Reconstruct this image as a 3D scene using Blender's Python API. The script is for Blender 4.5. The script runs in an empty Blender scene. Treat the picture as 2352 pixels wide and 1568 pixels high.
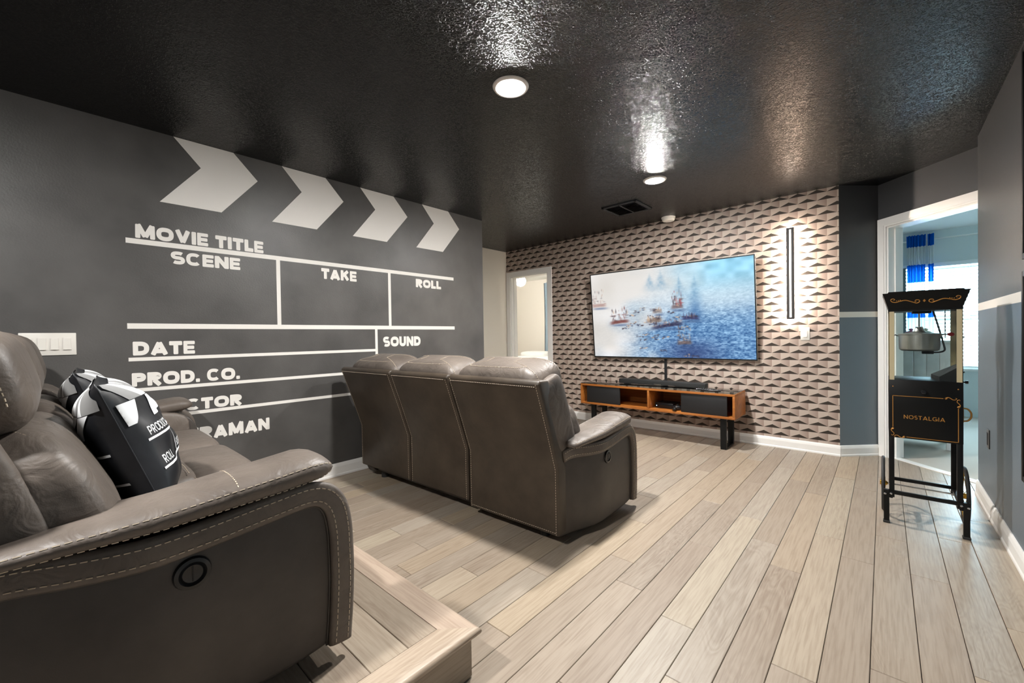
import bpy, bmesh, math, random
import numpy as np
from mathutils import Vector, Matrix

random.seed(7)
SC = bpy.context.scene
COL = SC.collection

# ------------------------------------------------------------------ camera, world, exposure
F_PX, YAW, PITCH, ROLL, CAM_H = 948.0, math.radians(42.016), math.radians(-0.719), math.radians(-0.889), 1.131
cam_d = bpy.data.cameras.new('camera')
cam_d.sensor_fit = 'HORIZONTAL'; cam_d.sensor_width = 36.0
cam_d.lens = F_PX * 36.0 / 2352.0
cam_d.clip_start = 0.02; cam_d.clip_end = 100
cam = bpy.data.objects.new('camera', cam_d); COL.objects.link(cam)
fw = Vector((-math.sin(YAW)*math.cos(PITCH), math.cos(YAW)*math.cos(PITCH), math.sin(PITCH)))
rt = Vector((math.cos(YAW), math.sin(YAW), 0)); up = rt.cross(fw)
r_ = rt*math.cos(ROLL) + up*math.sin(ROLL); u_ = up*math.cos(ROLL) - rt*math.sin(ROLL)
M3 = Matrix((r_, u_, -fw)).transposed()
cam.matrix_world = Matrix.Translation((0, 0, CAM_H)) @ M3.to_4x4()
SC.camera = cam

world = bpy.data.worlds.new('daylight'); SC.world = world; world.use_nodes = True
bgn = world.node_tree.nodes['Background']
bgn.inputs['Color'].default_value = (0.55, 0.82, 1.0, 1); bgn.inputs['Strength'].default_value = 34.0
SC.view_settings.view_transform = 'Standard'; SC.view_settings.look = 'None'
SC.view_settings.gamma = 1.0; SC.view_settings.use_curve_mapping = False
SC.view_settings.exposure = 0.5
SC.cycles.max_bounces = 10; SC.cycles.diffuse_bounces = 6; SC.cycles.glossy_bounces = 4
SC.cycles.transparent_max_bounces = 12; SC.cycles.sample_clamp_indirect = 6.0
CAN_W = 1400.0        # emission strength of the ceiling cans
CAN_COL = (1.0, 0.982, 0.95)

# ------------------------------------------------------------------ room constants (metres)
WL, WT, WR, H = -3.366, 4.743, 0.479, 2.44
HALL = -4.37
LEND = 3.26
P0 = (-0.297, WT); P1 = (-0.034, 5.006)
D45 = 0.70710678

# ------------------------------------------------------------------ helpers
def lin(c):
    return tuple(((v/255)/12.92 if v/255 <= .04045 else (((v/255)+.055)/1.055)**2.4) for v in c)

def tag(o, label=None, cat=None, group=None, kind=None):
    if label: o['label'] = label
    if cat: o['category'] = cat
    if group: o['group'] = group
    if kind: o['kind'] = kind
    return o

def empty(name, loc, rz=0.0, label=None, cat=None, group=None):
    o = bpy.data.objects.new(name, None); COL.objects.link(o)
    o.location = loc; o.rotation_euler = (0, 0, rz); o.empty_display_size = 0.1
    return tag(o, label, cat, group)

class MB:
    def __init__(s): s.v = []; s.f = []; s.mi = []
    def add(s, vs, fs, mi=0):
        n = len(s.v); s.v += [tuple(p) for p in vs]; s.f += [tuple(i+n for i in f) for f in fs]; s.mi += [mi]*len(fs); return s
    def box(s, lo, hi, mi=0):
        x0,y0,z0 = lo; x1,y1,z1 = hi
        return s.add([(x0,y0,z0),(x1,y0,z0),(x1,y1,z0),(x0,y1,z0),(x0,y0,z1),(x1,y0,z1),(x1,y1,z1),(x0,y1,z1)],
              [(0,3,2,1),(4,5,6,7),(0,1,5,4),(1,2,6,5),(2,3,7,6),(3,0,4,7)], mi)
    def prism(s, poly, z0, z1, mi=0):
        n = len(poly)
        vs = [(x,y,z0) for x,y in poly] + [(x,y,z1) for x,y in poly]
        fs = [tuple(range(n-1,-1,-1)), tuple(range(n,2*n))] + [(i,(i+1)%n,(i+1)%n+n,i+n) for i in range(n)]
        return s.add(vs, fs, mi)
    def obox(s, c, ax, ay, az, h):
        c = Vector(c); ax, ay, az = Vector(ax)*h[0], Vector(ay)*h[1], Vector(az)*h[2]
        vs = [c+ax*i+ay*j+az*k for k in (-1,1) for (i,j) in ((-1,-1),(1,-1),(1,1),(-1,1))]
        return s.add(vs, [(0,3,2,1),(4,5,6,7),(0,1,5,4),(1,2,6,5),(2,3,7,6),(3,0,4,7)])
    def loft(s, rings, caps=True, closed=True):
        n = len(rings[0]); vs = [p for r in rings for p in r]; fs = []
        for i in range(len(rings)-1):
            for j in range(n if closed else n-1):
                k = (j+1) % n
                fs.append((i*n+j, i*n+k, (i+1)*n+k, (i+1)*n+j))
        if caps:
            fs.append(tuple(range(n-1,-1,-1))); fs.append(tuple((len(rings)-1)*n+j for j in range(n)))
        return s.add(vs, fs)
    def tube(s, pts, r, n=8, caps=True, flat=None):
        pts = [Vector(p) for p in pts]; rings = []
        t0 = (pts[1]-pts[0]).normalized()
        ref = Vector((0,0,1)) if abs(t0.z) < .9 else Vector((1,0,0))
        nx = t0.cross(ref).normalized()
        for i, p in enumerate(pts):
            t = ((pts[min(i+1,len(pts)-1)]-pts[max(i-1,0)])).normalized()
            nx = (nx - t*nx.dot(t)).normalized(); ny = t.cross(nx)
            rr = r[i] if isinstance(r, (list,tuple)) else r
            rings.append([p + nx*math.cos(a)*rr + ny*math.sin(a)*rr for a in [2*math.pi*k/n for k in range(n)]])
        return s.loft(rings, caps)
    def lathe(s, prof, c=(0,0,0), axis='z', n=24, caps=True):
        rings = []
        for (r, h) in prof:
            ring = []
            for k in range(n):
                a = 2*math.pi*k/n; x, y = r*math.cos(a), r*math.sin(a)
                p = {'z': (x,y,h), 'x': (h,x,y), 'y': (y,h,x)}[axis]
                ring.append((c[0]+p[0], c[1]+p[1], c[2]+p[2]))
            rings.append(ring)
        return s.loft(rings, caps)
    def puff(s, c, hs, e=(.35,.35), rx=0.0, nu=32, nv=18, fn=None):
        def sp(v, e): return math.copysign(abs(v)**e, v)
        vs = []; fs = []
        R = Matrix.Rotation(rx, 3, 'X')
        for i in range(nv+1):
            ph = -math.pi/2 + math.pi*i/nv
            for j in range(nu):
                th = 2*math.pi*j/nu
                x = sp(math.cos(ph), e[0])*sp(math.cos(th), e[1]); y = sp(math.cos(ph), e[0])*sp(math.sin(th), e[1]); z = sp(math.sin(ph), e[0])
                p = Vector((x*hs[0], y*hs[1], z*hs[2]))
                if fn: p = Vector(fn(p, (x,y,z)))
                vs.append(R @ p + Vector(c))
        for i in range(nv):
            for j in range(nu):
                k = (j+1) % nu
                fs.append((i*nu+j, i*nu+k, (i+1)*nu+k, (i+1)*nu+j))
        return s.add(vs, fs)
    def build(s, name, mat, parent=None, smooth=False, bevel=0.0, seg=2, merge=False):
        me = bpy.data.meshes.new(name); me.from_pydata(s.v, [], s.f)
        mats = mat if isinstance(mat, (list,tuple)) else [mat]
        for m in mats: me.materials.append(m)
        if len(mats) > 1:
            for p, i in zip(me.polygons, s.mi): p.material_index = i
        if bevel or merge:
            bm = bmesh.new(); bm.from_mesh(me)
            if merge: bmesh.ops.remove_doubles(bm, verts=bm.verts, dist=1e-5)
            if bevel:
                ed = [e for e in bm.edges if len(e.link_faces) == 2 and e.calc_face_angle(0) > .5]
                bmesh.ops.bevel(bm, geom=ed, offset=bevel, segments=seg, profile=.5, affect='EDGES', clamp_overlap=True)
            bm.to_mesh(me); bm.free()
        if smooth:
            me.polygons.foreach_set('use_smooth', [True]*len(me.polygons))
            if smooth == 'auto':
                try: me.set_sharp_from_angle(angle=math.radians(40))
                except Exception: pass
        me.update()
        o = bpy.data.objects.new(name, me); COL.objects.link(o)
        if parent is not None: o.parent = parent
        return o

def box(name, lo, hi, mat, parent=None, bevel=0.0, seg=2):
    return MB().box(lo, hi).build(name, mat, parent, bevel=bevel, seg=seg, smooth='auto' if bevel else False)

def copy_tree(o, parent=None):
    c = o.copy(); COL.objects.link(c)
    c.parent = parent
    for ch in list(o.children): copy_tree(ch, c)
    return c

def bez(p0, p1, p2, p3, n=12):
    out = []
    for i in range(n+1):
        t = i/n; u = 1-t
        out.append(tuple(u*u*u*a+3*u*u*t*b+3*u*t*t*c+t*t*t*d for a,b,c,d in zip(p0,p1,p2,p3)))
    return out

def crom(pts, n=8):
    pts = [Vector(p) for p in pts]; out = []
    P = [pts[0]*2-pts[1]] + pts + [pts[-1]*2-pts[-2]]
    for i in range(1, len(P)-2):
        for k in range(n):
            t = k/n; a, b, c, d = P[i-1], P[i], P[i+1], P[i+2]
            out.append(.5*((2*b)+(c-a)*t+(2*a-5*b+4*c-d)*t*t+(3*b-a-3*c+d)*t**3))
    out.append(P[-2]); return out

def interp(tab, x):
    if x <= tab[0][0]: return tab[0][1]
    for (a, va), (b, vb) in zip(tab, tab[1:]):
        if x <= b: return va + (vb-va)*(x-a)/(b-a)
    return tab[-1][1]

def stitch(path, nrm, name, parent, dash=.011, gap=.006, w=.0011, h=.001, mat=None):
    """a row of thread dashes along a path, lying on a surface with normal nrm"""
    P = [Vector(p) for p in path]; m = MB(); nrm = Vector(nrm).normalized()
    L = [0.0]
    for a, b in zip(P, P[1:]): L.append(L[-1] + (b-a).length)
    def at(d):
        for i in range(len(P)-1):
            if d <= L[i+1]:
                t = (d-L[i])/max(1e-9, L[i+1]-L[i]); return P[i].lerp(P[i+1], t), (P[i+1]-P[i]).normalized()
        return P[-1], (P[-1]-P[-2]).normalized()
    d = gap
    while d+dash < L[-1]:
        p, t = at(d+dash/2); sd = t.cross(nrm).normalized(); nn = sd.cross(t)
        m.obox(p, t, sd, nn, (dash/2, w, h)); d += dash+gap
    return tag(m.build(name, mat or M['thread'], parent), kind='stuff')

# ------------------------------------------------------------------ materials
M = {}
def mat(name, col, rough=.5, spec=.5, metal=0.0, emit=None, es=0.0, var=0.0, vscale=6.0, bump=0.0, bscale=80.0, bdist=.002, coat=0.0, bdetail=3.0, alpha=None):
    m = bpy.data.materials.new(name); m.use_nodes = True; nt = m.node_tree; b = nt.nodes['Principled BSDF']
    b.inputs['Base Color'].default_value = (*col, 1); b.inputs['Roughness'].default_value = rough
    b.inputs['Specular IOR Level'].default_value = spec; b.inputs['Metallic'].default_value = metal
    if coat: b.inputs['Coat Weight'].default_value = coat; b.inputs['Coat Roughness'].default_value = .1
    if emit: b.inputs['Emission Color'].default_value = (*emit, 1); b.inputs['Emission Strength'].default_value = es
    if var or bump: tc = nt.nodes.new('ShaderNodeTexCoord')
    if var:
        nz = nt.nodes.new('ShaderNodeTexNoise'); nz.inputs['Scale'].default_value = vscale; nz.inputs['Detail'].default_value = 4
        nt.links.new(tc.outputs['Object'], nz.inputs['Vector'])
        mx = nt.nodes.new('ShaderNodeMix'); mx.data_type = 'RGBA'
        mx.inputs['A'].default_value = (*[c*(1-var) for c in col], 1); mx.inputs['B'].default_value = (*[min(1, c*(1+var)) for c in col], 1)
        rp = nt.nodes.new('ShaderNodeMapRange'); rp.inputs['From Min'].default_value = .3; rp.inputs['From Max'].default_value = .7
        nt.links.new(nz.outputs['Fac'], rp.inputs['Value']); nt.links.new(rp.outputs['Result'], mx.inputs['Factor'])
        nt.links.new(mx.outputs['Result'], b.inputs['Base Color'])
    if bump:
        nb = nt.nodes.new('ShaderNodeTexNoise'); nb.inputs['Scale'].default_value = bscale; nb.inputs['Detail'].default_value = bdetail
        nt.links.new(tc.outputs['Object'], nb.inputs['Vector'])
        bp = nt.nodes.new('ShaderNodeBump'); bp.inputs['Strength'].default_value = bump; bp.inputs['Distance'].default_value = bdist
        nt.links.new(nb.outputs['Fac'], bp.inputs['Height']); nt.links.new(bp.outputs['Normal'], b.inputs['Normal'])
    M[name] = m
    return m

class NG:
    """tiny node-math helper"""
    def __init__(s, m): s.nt = m.node_tree
    def n(s, t): return s.nt.nodes.new(t)
    def put(s, sock, v):
        if hasattr(v, 'is_output') or hasattr(v, 'links'): s.nt.links.new(v, sock)
        else: sock.default_value = v
    def math(s, op, a, b=None, c=None):
        k = s.n('ShaderNodeMath'); k.operation = op; s.put(k.inputs[0], a)
        if b is not None: s.put(k.inputs[1], b)
        if c is not None: s.put(k.inputs[2], c)
        return k.outputs[0]
    def mix(s, f, a, b):
        k = s.n('ShaderNodeMix'); k.data_type = 'RGBA'
        s.put(k.inputs['Factor'], f)
        for nm, v in (('A', a), ('B', b)): s.put(k.inputs[nm], v if hasattr(v, 'links') else (*v, 1))
        return k.outputs['Result']

mat('dark_paint', (.085,.081,.078), rough=.42, spec=.5, var=.25, vscale=3.0, bump=.35, bscale=110, bdist=.002)
mat('white_paint', lin((232,228,222)), rough=.5, bump=.2, bscale=110, bdist=.0015)
mat('cream_wall', lin((226,219,206)), rough=.6)
mat('room_white', lin((236,236,232)), rough=.8)
mat('bedroom_wall', lin((214,222,222)), rough=.8)
mat('bedroom_cream', lin((236,233,226)), rough=.8)
mat('trim_white', lin((240,238,234)), rough=.35)
mat('carpet', lin((205,196,184)), rough=1.0, spec=.1, bump=.8, bscale=300, bdist=.006)
mat('thread', lin((196,180,160)), rough=.7)
mat('black_metal', (.004,.004,.004), rough=.42, spec=.25)
mat('black_plastic', (.010,.010,.011), rough=.25, spec=.5)
mat('matte_black', (.012,.012,.013), rough=.55, spec=.4)
mat('grille_black', (.010,.010,.010), rough=.7, bump=.5, bscale=600, bdist=.001)
mat('silver', (.75,.74,.72), rough=.22, metal=1.0)
mat('steel', (.72,.71,.68), rough=.42, metal=1.0, bump=.05, bscale=40)
mat('gold', lin((196,140,70)), rough=.4, metal=.55)
mat('gold_bright', lin((205,160,60)), rough=.25, metal=.9)
mat('post_cream', lin((200,186,150)), rough=.4)
mat('red_plastic', lin((190,30,36)), rough=.3)
mat('rubber', (.02,.02,.02), rough=.6)
mat('switch_white', lin((226,222,214)), rough=.35)
mat('grey_plate', lin((92,90,88)), rough=.4)
mat('slate_panel', lin((84,104,112)), rough=.6)
mat('white_wash', lin((206,206,204)), rough=.6, var=.12, vscale=9, bump=.2, bscale=40)
mat('bed_white', lin((238,240,240)), rough=.9, bump=.3, bscale=10, bdist=.02)
mat('curtain_blue', lin((26,110,190)), rough=.9)
mat('curtain_white', lin((236,238,236)), rough=.9)
mat('curtain_grey', lin((150,170,184)), rough=.9)
mat('curtain_dark', lin((48,58,66)), rough=.9)
def cloth(name, col):
    m = bpy.data.materials.new(name); m.use_nodes = True; nt = m.node_tree; nt.nodes.clear()
    o = nt.nodes.new('ShaderNodeOutputMaterial'); d = nt.nodes.new('ShaderNodeBsdfDiffuse'); t = nt.nodes.new('ShaderNodeBsdfTranslucent'); mx = nt.nodes.new('ShaderNodeMixShader')
    d.inputs['Color'].default_value = (*col,1); t.inputs['Color'].default_value = (*col,1); mx.inputs[0].default_value = .4
    nt.links.new(d.outputs[0], mx.inputs[1]); nt.links.new(t.outputs[0], mx.inputs[2]); nt.links.new(mx.outputs[0], o.inputs[0]); M[name] = m
cloth('curtain_blue', lin((22,112,205))); cloth('curtain_white', lin((240,242,240)))
mat('blind_white', lin((244,246,246)), rough=.5)
mat('pink_glaze', lin((190,110,150)), rough=.3)
mat('cream_glaze', lin((226,216,196)), rough=.3)
mat('pillow_black', (.012,.013,.016), rough=.42, spec=.45, bump=.35, bscale=9, bdist=.012, var=.2)
mat('print_white', lin((232,234,236)), rough=.6)
mat('print_grey', lin((138,138,138)), rough=.6)
mat('poster_dark', (.012,.014,.018), rough=.35)
mat('underlay', (.12,.115,.11), rough=.9)
mat('can_lens', (.9,.9,.9), emit=CAN_COL, es=CAN_W)
mat('can_trim', lin((235,230,224)), rough=.4)
mat('globe_glow', (.9,.9,.9), emit=(1.0,.93,.84), es=190.0)
mat('sconce_glow', (.9,.9,.9), emit=(1.0,.86,.72), es=190.0)
mat('sconce_front', (.9,.9,.9), emit=(1.0,.92,.82), es=2.6)
mat('sconce_frame', (.03,.024,.02), rough=.4)
mat('led_blue', (.2,.3,.4), emit=(.5,.8,1.0), es=6.0)

def leather(name, c0, c1, rough=.46, wr=.35, ws=7.0):
    m = mat(name, c0, rough=rough, spec=.45); g = NG(m); nt = m.node_tree; b = nt.nodes['Principled BSDF']
    tc = g.n('ShaderNodeTexCoord')
    n1 = g.n('ShaderNodeTexNoise'); n1.inputs['Scale'].default_value = 5.0; n1.inputs['Detail'].default_value = 6; n1.inputs['Roughness'].default_value = .6
    nt.links.new(tc.outputs['Object'], n1.inputs['Vector'])
    mr = g.n('ShaderNodeMapRange'); mr.inputs['From Min'].default_value = .32; mr.inputs['From Max'].default_value = .68
    nt.links.new(n1.outputs['Fac'], mr.inputs['Value'])
    nt.links.new(g.mix(mr.outputs['Result'], c0, c1), b.inputs['Base Color'])
    nw = g.n('ShaderNodeTexNoise'); nw.inputs['Scale'].default_value = ws; nw.inputs['Detail'].default_value = 3; nw.inputs['Distortion'].default_value = 1.2
    nt.links.new(tc.outputs['Object'], nw.inputs['Vector'])
    nf = g.n('ShaderNodeTexVoronoi'); nf.inputs['Scale'].default_value = 420
    nt.links.new(tc.outputs['Object'], nf.inputs['Vector'])
    b1 = g.n('ShaderNodeBump'); b1.inputs['Strength'].default_value = wr; b1.inputs['Distance'].default_value = .012
    nt.links.new(nw.outputs['Fac'], b1.inputs['Height'])
    b2 = g.n('ShaderNodeBump'); b2.inputs['Strength'].default_value = .12; b2.inputs['Distance'].default_value = .001
    nt.links.new(nf.outputs['Distance'], b2.inputs['Height']); nt.links.new(b1.outputs['Normal'], b2.inputs['Normal'])
    nt.links.new(b2.outputs['Normal'], b.inputs['Normal'])
    return m
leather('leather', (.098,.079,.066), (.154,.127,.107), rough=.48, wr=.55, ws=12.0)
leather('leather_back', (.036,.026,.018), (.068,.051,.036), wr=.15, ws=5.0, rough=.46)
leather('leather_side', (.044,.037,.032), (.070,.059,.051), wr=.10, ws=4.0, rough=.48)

# ceiling: black semi-gloss over a knock-down texture
def ceiling_mat():
    m = mat('ceiling_black', (.0025,.0025,.0025), rough=.27, spec=.45); g = NG(m); nt = m.node_tree; b = nt.nodes['Principled BSDF']
    tc = g.n('ShaderNodeTexCoord')
    n1 = g.n('ShaderNodeTexNoise'); n1.inputs['Scale'].default_value = 56; n1.inputs['Detail'].default_value = 3; n1.inputs['Distortion'].default_value = 1.6
    nt.links.new(tc.outputs['Object'], n1.inputs['Vector'])
    cr = g.n('ShaderNodeMapRange'); cr.interpolation_type = 'SMOOTHSTEP'; cr.inputs['From Min'].default_value = .44; cr.inputs['From Max'].default_value = .60
    nt.links.new(n1.outputs['Fac'], cr.inputs['Value'])
    bp = g.n('ShaderNodeBump'); bp.inputs['Strength'].default_value = .75; bp.inputs['Distance'].default_value = .0030
    nt.links.new(cr.outputs['Result'], bp.inputs['Height']); nt.links.new(bp.outputs['Normal'], b.inputs['Normal'])
ceiling_mat()

# two-tone paint with a white stripe at 1.255-1.305 m
def band_paint(name, upper):
    m = mat(name, (.03,.03,.03), rough=.40, spec=.5); g = NG(m); nt = m.node_tree; b = nt.nodes['Principled BSDF']
    tc = g.n('ShaderNodeTexCoord'); sp = g.n('ShaderNodeSeparateXYZ'); nt.links.new(tc.outputs['Object'], sp.inputs[0])
    z = sp.outputs['Z']
    lo = g.math('GREATER_THAN', z, 1.255); hi = g.math('GREATER_THAN', z, 1.305)
    c = g.mix(lo, (.135,.165,.190), lin((226,220,208))); c = g.mix(hi, c, upper)
    nt.links.new(c, b.inputs['Base Color'])
    nb = g.n('ShaderNodeTexNoise'); nb.inputs['Scale'].default_value = 110
    nt.links.new(tc.outputs['Object'], nb.inputs['Vector'])
    bp = g.n('ShaderNodeBump'); bp.inputs['Strength'].default_value = .25; bp.inputs['Distance'].default_value = .0015
    nt.links.new(nb.outputs['Fac'], bp.inputs['Height']); nt.links.new(bp.outputs['Normal'], b.inputs['Normal'])
band_paint('band_paint', (.060,.061,.065))

# printed geometric wallpaper: rows of light wedges over dark triangles
def wallpaper():
    m = mat('wallpaper', (.5,.4,.4), rough=.55, spec=.35); g = NG(m); nt = m.node_tree; b = nt.nodes['Principled BSDF']
    tc = g.n('ShaderNodeTexCoord'); sp = g.n('ShaderNodeSeparateXYZ'); nt.links.new(tc.outputs['Object'], sp.inputs[0])
    CW, RH = .1466, .0672
    zr = g.math('DIVIDE', g.math('SUBTRACT', sp.outputs['Z'], .122 - RH*20), RH)
    row = g.math('FLOOR', zr); w = g.math('SUBTRACT', zr, row)
    odd = g.math('MODULO', row, 2.0)            # the row at z = .122 is even (20)
    xs = g.math('DIVIDE', g.math('SUBTRACT', sp.outputs['X'], -.6755 - CW*60), CW)
    xs = g.math('ADD', xs, g.math('MULTIPLY', odd, .5))
    u = g.math('FRACT', xs)
    tri = g.math('SUBTRACT', 1.0, g.math('ABSOLUTE', g.math('SUBTRACT', g.math('MULTIPLY', u, 2.0), 1.0)))
    dark = g.math('LESS_THAN', w, g.math('MULTIPLY', tri, .49))
    right = g.math('GREATER_THAN', u, .5)
    grad = g.math('MULTIPLY', g.math('SUBTRACT', u, .5), 2.0)
    light = lin((188,173,161)); pinkA = lin((182,165,153)); pinkB = lin((152,132,122))
    c = g.mix(right, light, g.mix(grad, pinkA, pinkB)); c = g.mix(dark, c, lin((32,26,20)))
    n1 = g.n('ShaderNodeTexNoise'); n1.inputs['Scale'].default_value = 90; mp = g.n('ShaderNodeMapping'); mp.inputs['Scale'].default_value = (.15,1,3)
    nt.links.new(tc.outputs['Object'], mp.inputs['Vector']); nt.links.new(mp.outputs['Vector'], n1.inputs['Vector'])
    c2 = g.mix(g.math('MULTIPLY', n1.outputs['Fac'], .14), c, lin((150,130,118)))
    nt.links.new(c2, b.inputs['Base Color'])
wallpaper()

# vinyl planks: colour from the object, grain along the plank
def plank_mat(name, axis):
    m = mat(name, (.4,.35,.3), rough=.42, spec=.4); g = NG(m); nt = m.node_tree; b = nt.nodes['Principled BSDF']
    tc = g.n('ShaderNodeTexCoord'); oi = g.n('ShaderNodeObjectInfo')
    off = g.n('ShaderNodeVectorMath'); off.operation = 'MULTIPLY_ADD'
    cb = g.n('ShaderNodeCombineXYZ')
    for k in range(3): nt.links.new(oi.outputs['Random'], cb.inputs[k])
    nt.links.new(cb.outputs[0], off.inputs[0]); off.inputs[1].default_value = (37,53,11); nt.links.new(tc.outputs['Object'], off.inputs[2])
    mp = g.n('ShaderNodeMapping'); mp.inputs['Scale'].default_value = (1,.045,1) if axis == 'y' else (.045,1,1)
    nt.links.new(off.outputs[0], mp.inputs['Vector'])
    fine = g.n('ShaderNodeTexNoise'); fine.inputs['Scale'].default_value = 130; fine.inputs['Detail'].default_value = 4; fine.inputs['Distortion'].default_value = .3
    nt.links.new(mp.outputs['Vector'], fine.inputs['Vector'])
    mp2 = g.n('ShaderNodeMapping'); mp2.inputs['Scale'].default_value = (1,.16,1) if axis == 'y' else (.16,1,1)
    nt.links.new(off.outputs[0], mp2.inputs['Vector'])
    cl = g.n('ShaderNodeTexNoise'); cl.inputs['Scale'].default_value = 9; cl.inputs['Detail'].default_value = 3; cl.inputs['Distortion'].default_value = .8
    nt.links.new(mp2.outputs['Vector'], cl.inputs['Vector'])
    wv = g.math('FRACT', g.math('MULTIPLY', cl.outputs['Fac'], 16.0)); ring = g.math('ABSOLUTE', g.math('SUBTRACT', wv, .5))
    msk = g.n('ShaderNodeTexNoise'); msk.inputs['Scale'].default_value = 3.2; nt.links.new(mp2.outputs['Vector'], msk.inputs['Vector'])
    mk = g.n('ShaderNodeMapRange'); mk.inputs['From Min'].default_value = .5; mk.inputs['From Max'].default_value = .68; nt.links.new(msk.outputs['Fac'], mk.inputs['Value'])
    ringm = g.math('MULTIPLY', g.math('MULTIPLY', ring, mk.outputs['Result']), .85)
    fr = g.n('ShaderNodeMapRange'); fr.inputs['From Min'].default_value = .42; fr.inputs['From Max'].default_value = .72; fr.inputs['To Max'].default_value = .55
    nt.links.new(fine.outputs['Fac'], fr.inputs['Value'])
    c = g.mix(g.math('MINIMUM', g.math('ADD', fr.outputs['Result'], ringm), 1.0), (1,1,1), (.52,.46,.42))
    pl = g.n('ShaderNodeTexNoise'); pl.inputs['Scale'].default_value = 2.2; nt.links.new(mp2.outputs['Vector'], pl.inputs['Vector'])
    c = g.mix(g.math('MULTIPLY', pl.outputs['Fac'], .35), c, (.80,.76,.72))
    mul = g.n('ShaderNodeMix'); mul.data_type = 'RGBA'; mul.blend_type = 'MULTIPLY'; mul.inputs['Factor'].default_value = 1
    nt.links.new(oi.outputs['Color'], mul.inputs['A']); nt.links.new(c, mul.inputs['B'])
    nt.links.new(mul.outputs['Result'], b.inputs['Base Color'])
    bp = g.n('ShaderNodeBump'); bp.inputs['Strength'].default_value = .25; bp.inputs['Distance'].default_value = .0012; bp.invert = True
    nt.links.new(fine.outputs['Fac'], bp.inputs['Height']); nt.links.new(bp.outputs['Normal'], b.inputs['Normal'])
    return m
plank_mat('plank_y', 'y'); plank_mat('plank_x', 'x')

def wood_mat(name, c0, c1, axis=(.08,1,1), scale=22):
    m = mat(name, c0, rough=.4, spec=.45); g = NG(m); nt = m.node_tree; b = nt.nodes['Principled BSDF']
    tc = g.n('ShaderNodeTexCoord'); mp = g.n('ShaderNodeMapping'); mp.inputs['Scale'].default_value = axis
    nt.links.new(tc.outputs['Object'], mp.inputs['Vector'])
    nz = g.n('ShaderNodeTexNoise'); nz.inputs['Scale'].default_value = scale; nz.inputs['Detail'].default_value = 5; nz.inputs['Distortion'].default_value = .5
    nt.links.new(mp.outputs['Vector'], nz.inputs['Vector'])
    mr = g.n('ShaderNodeMapRange'); mr.inputs['From Min'].default_value = .35; mr.inputs['From Max'].default_value = .65; nt.links.new(nz.outputs['Fac'], mr.inputs['Value'])
    nt.links.new(g.mix(mr.outputs['Result'], c0, c1), b.inputs['Base Color'])
wood_mat('walnut', lin((150,88,36)), lin((176,110,50)))

def glass_mat(name, tint=(.96,.98,.97), refl=.06, rough=.02):
    m = bpy.data.materials.new(name); m.use_nodes = True; nt = m.node_tree; nt.nodes.clear()
    o = nt.nodes.new('ShaderNodeOutputMaterial'); t = nt.nodes.new('ShaderNodeBsdfTransparent'); gl = nt.nodes.new('ShaderNodeBsdfGlossy')
    t.inputs['Color'].default_value = (*tint, 1); gl.inputs['Roughness'].default_value = rough
    fr = nt.nodes.new('ShaderNodeFresnel'); fr.inputs['IOR'].default_value = 1.45
    mx = nt.nodes.new('ShaderNodeMixShader')
    nt.links.new(fr.outputs[0], mx.inputs[0]); nt.links.new(t.outputs[0], mx.inputs[1]); nt.links.new(gl.outputs[0], mx.inputs[2]); nt.links.new(mx.outputs[0], o.inputs[0])
    M[name] = m
glass_mat('glass'); glass_mat('glass_smoke', (.75,.78,.76))

# ------------------------------------------------------------------ block letters built from strokes
def arc(cx, cy, rx, ry, a0, a1, n=14, e=.8):
    out = []
    for i in range(n+1):
        a = math.radians(a0+(a1-a0)*i/n); c, s = math.cos(a), math.sin(a)
        out.append((cx+rx*math.copysign(abs(c)**e, c), cy+ry*math.copysign(abs(s)**e, s)))
    return out

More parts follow.
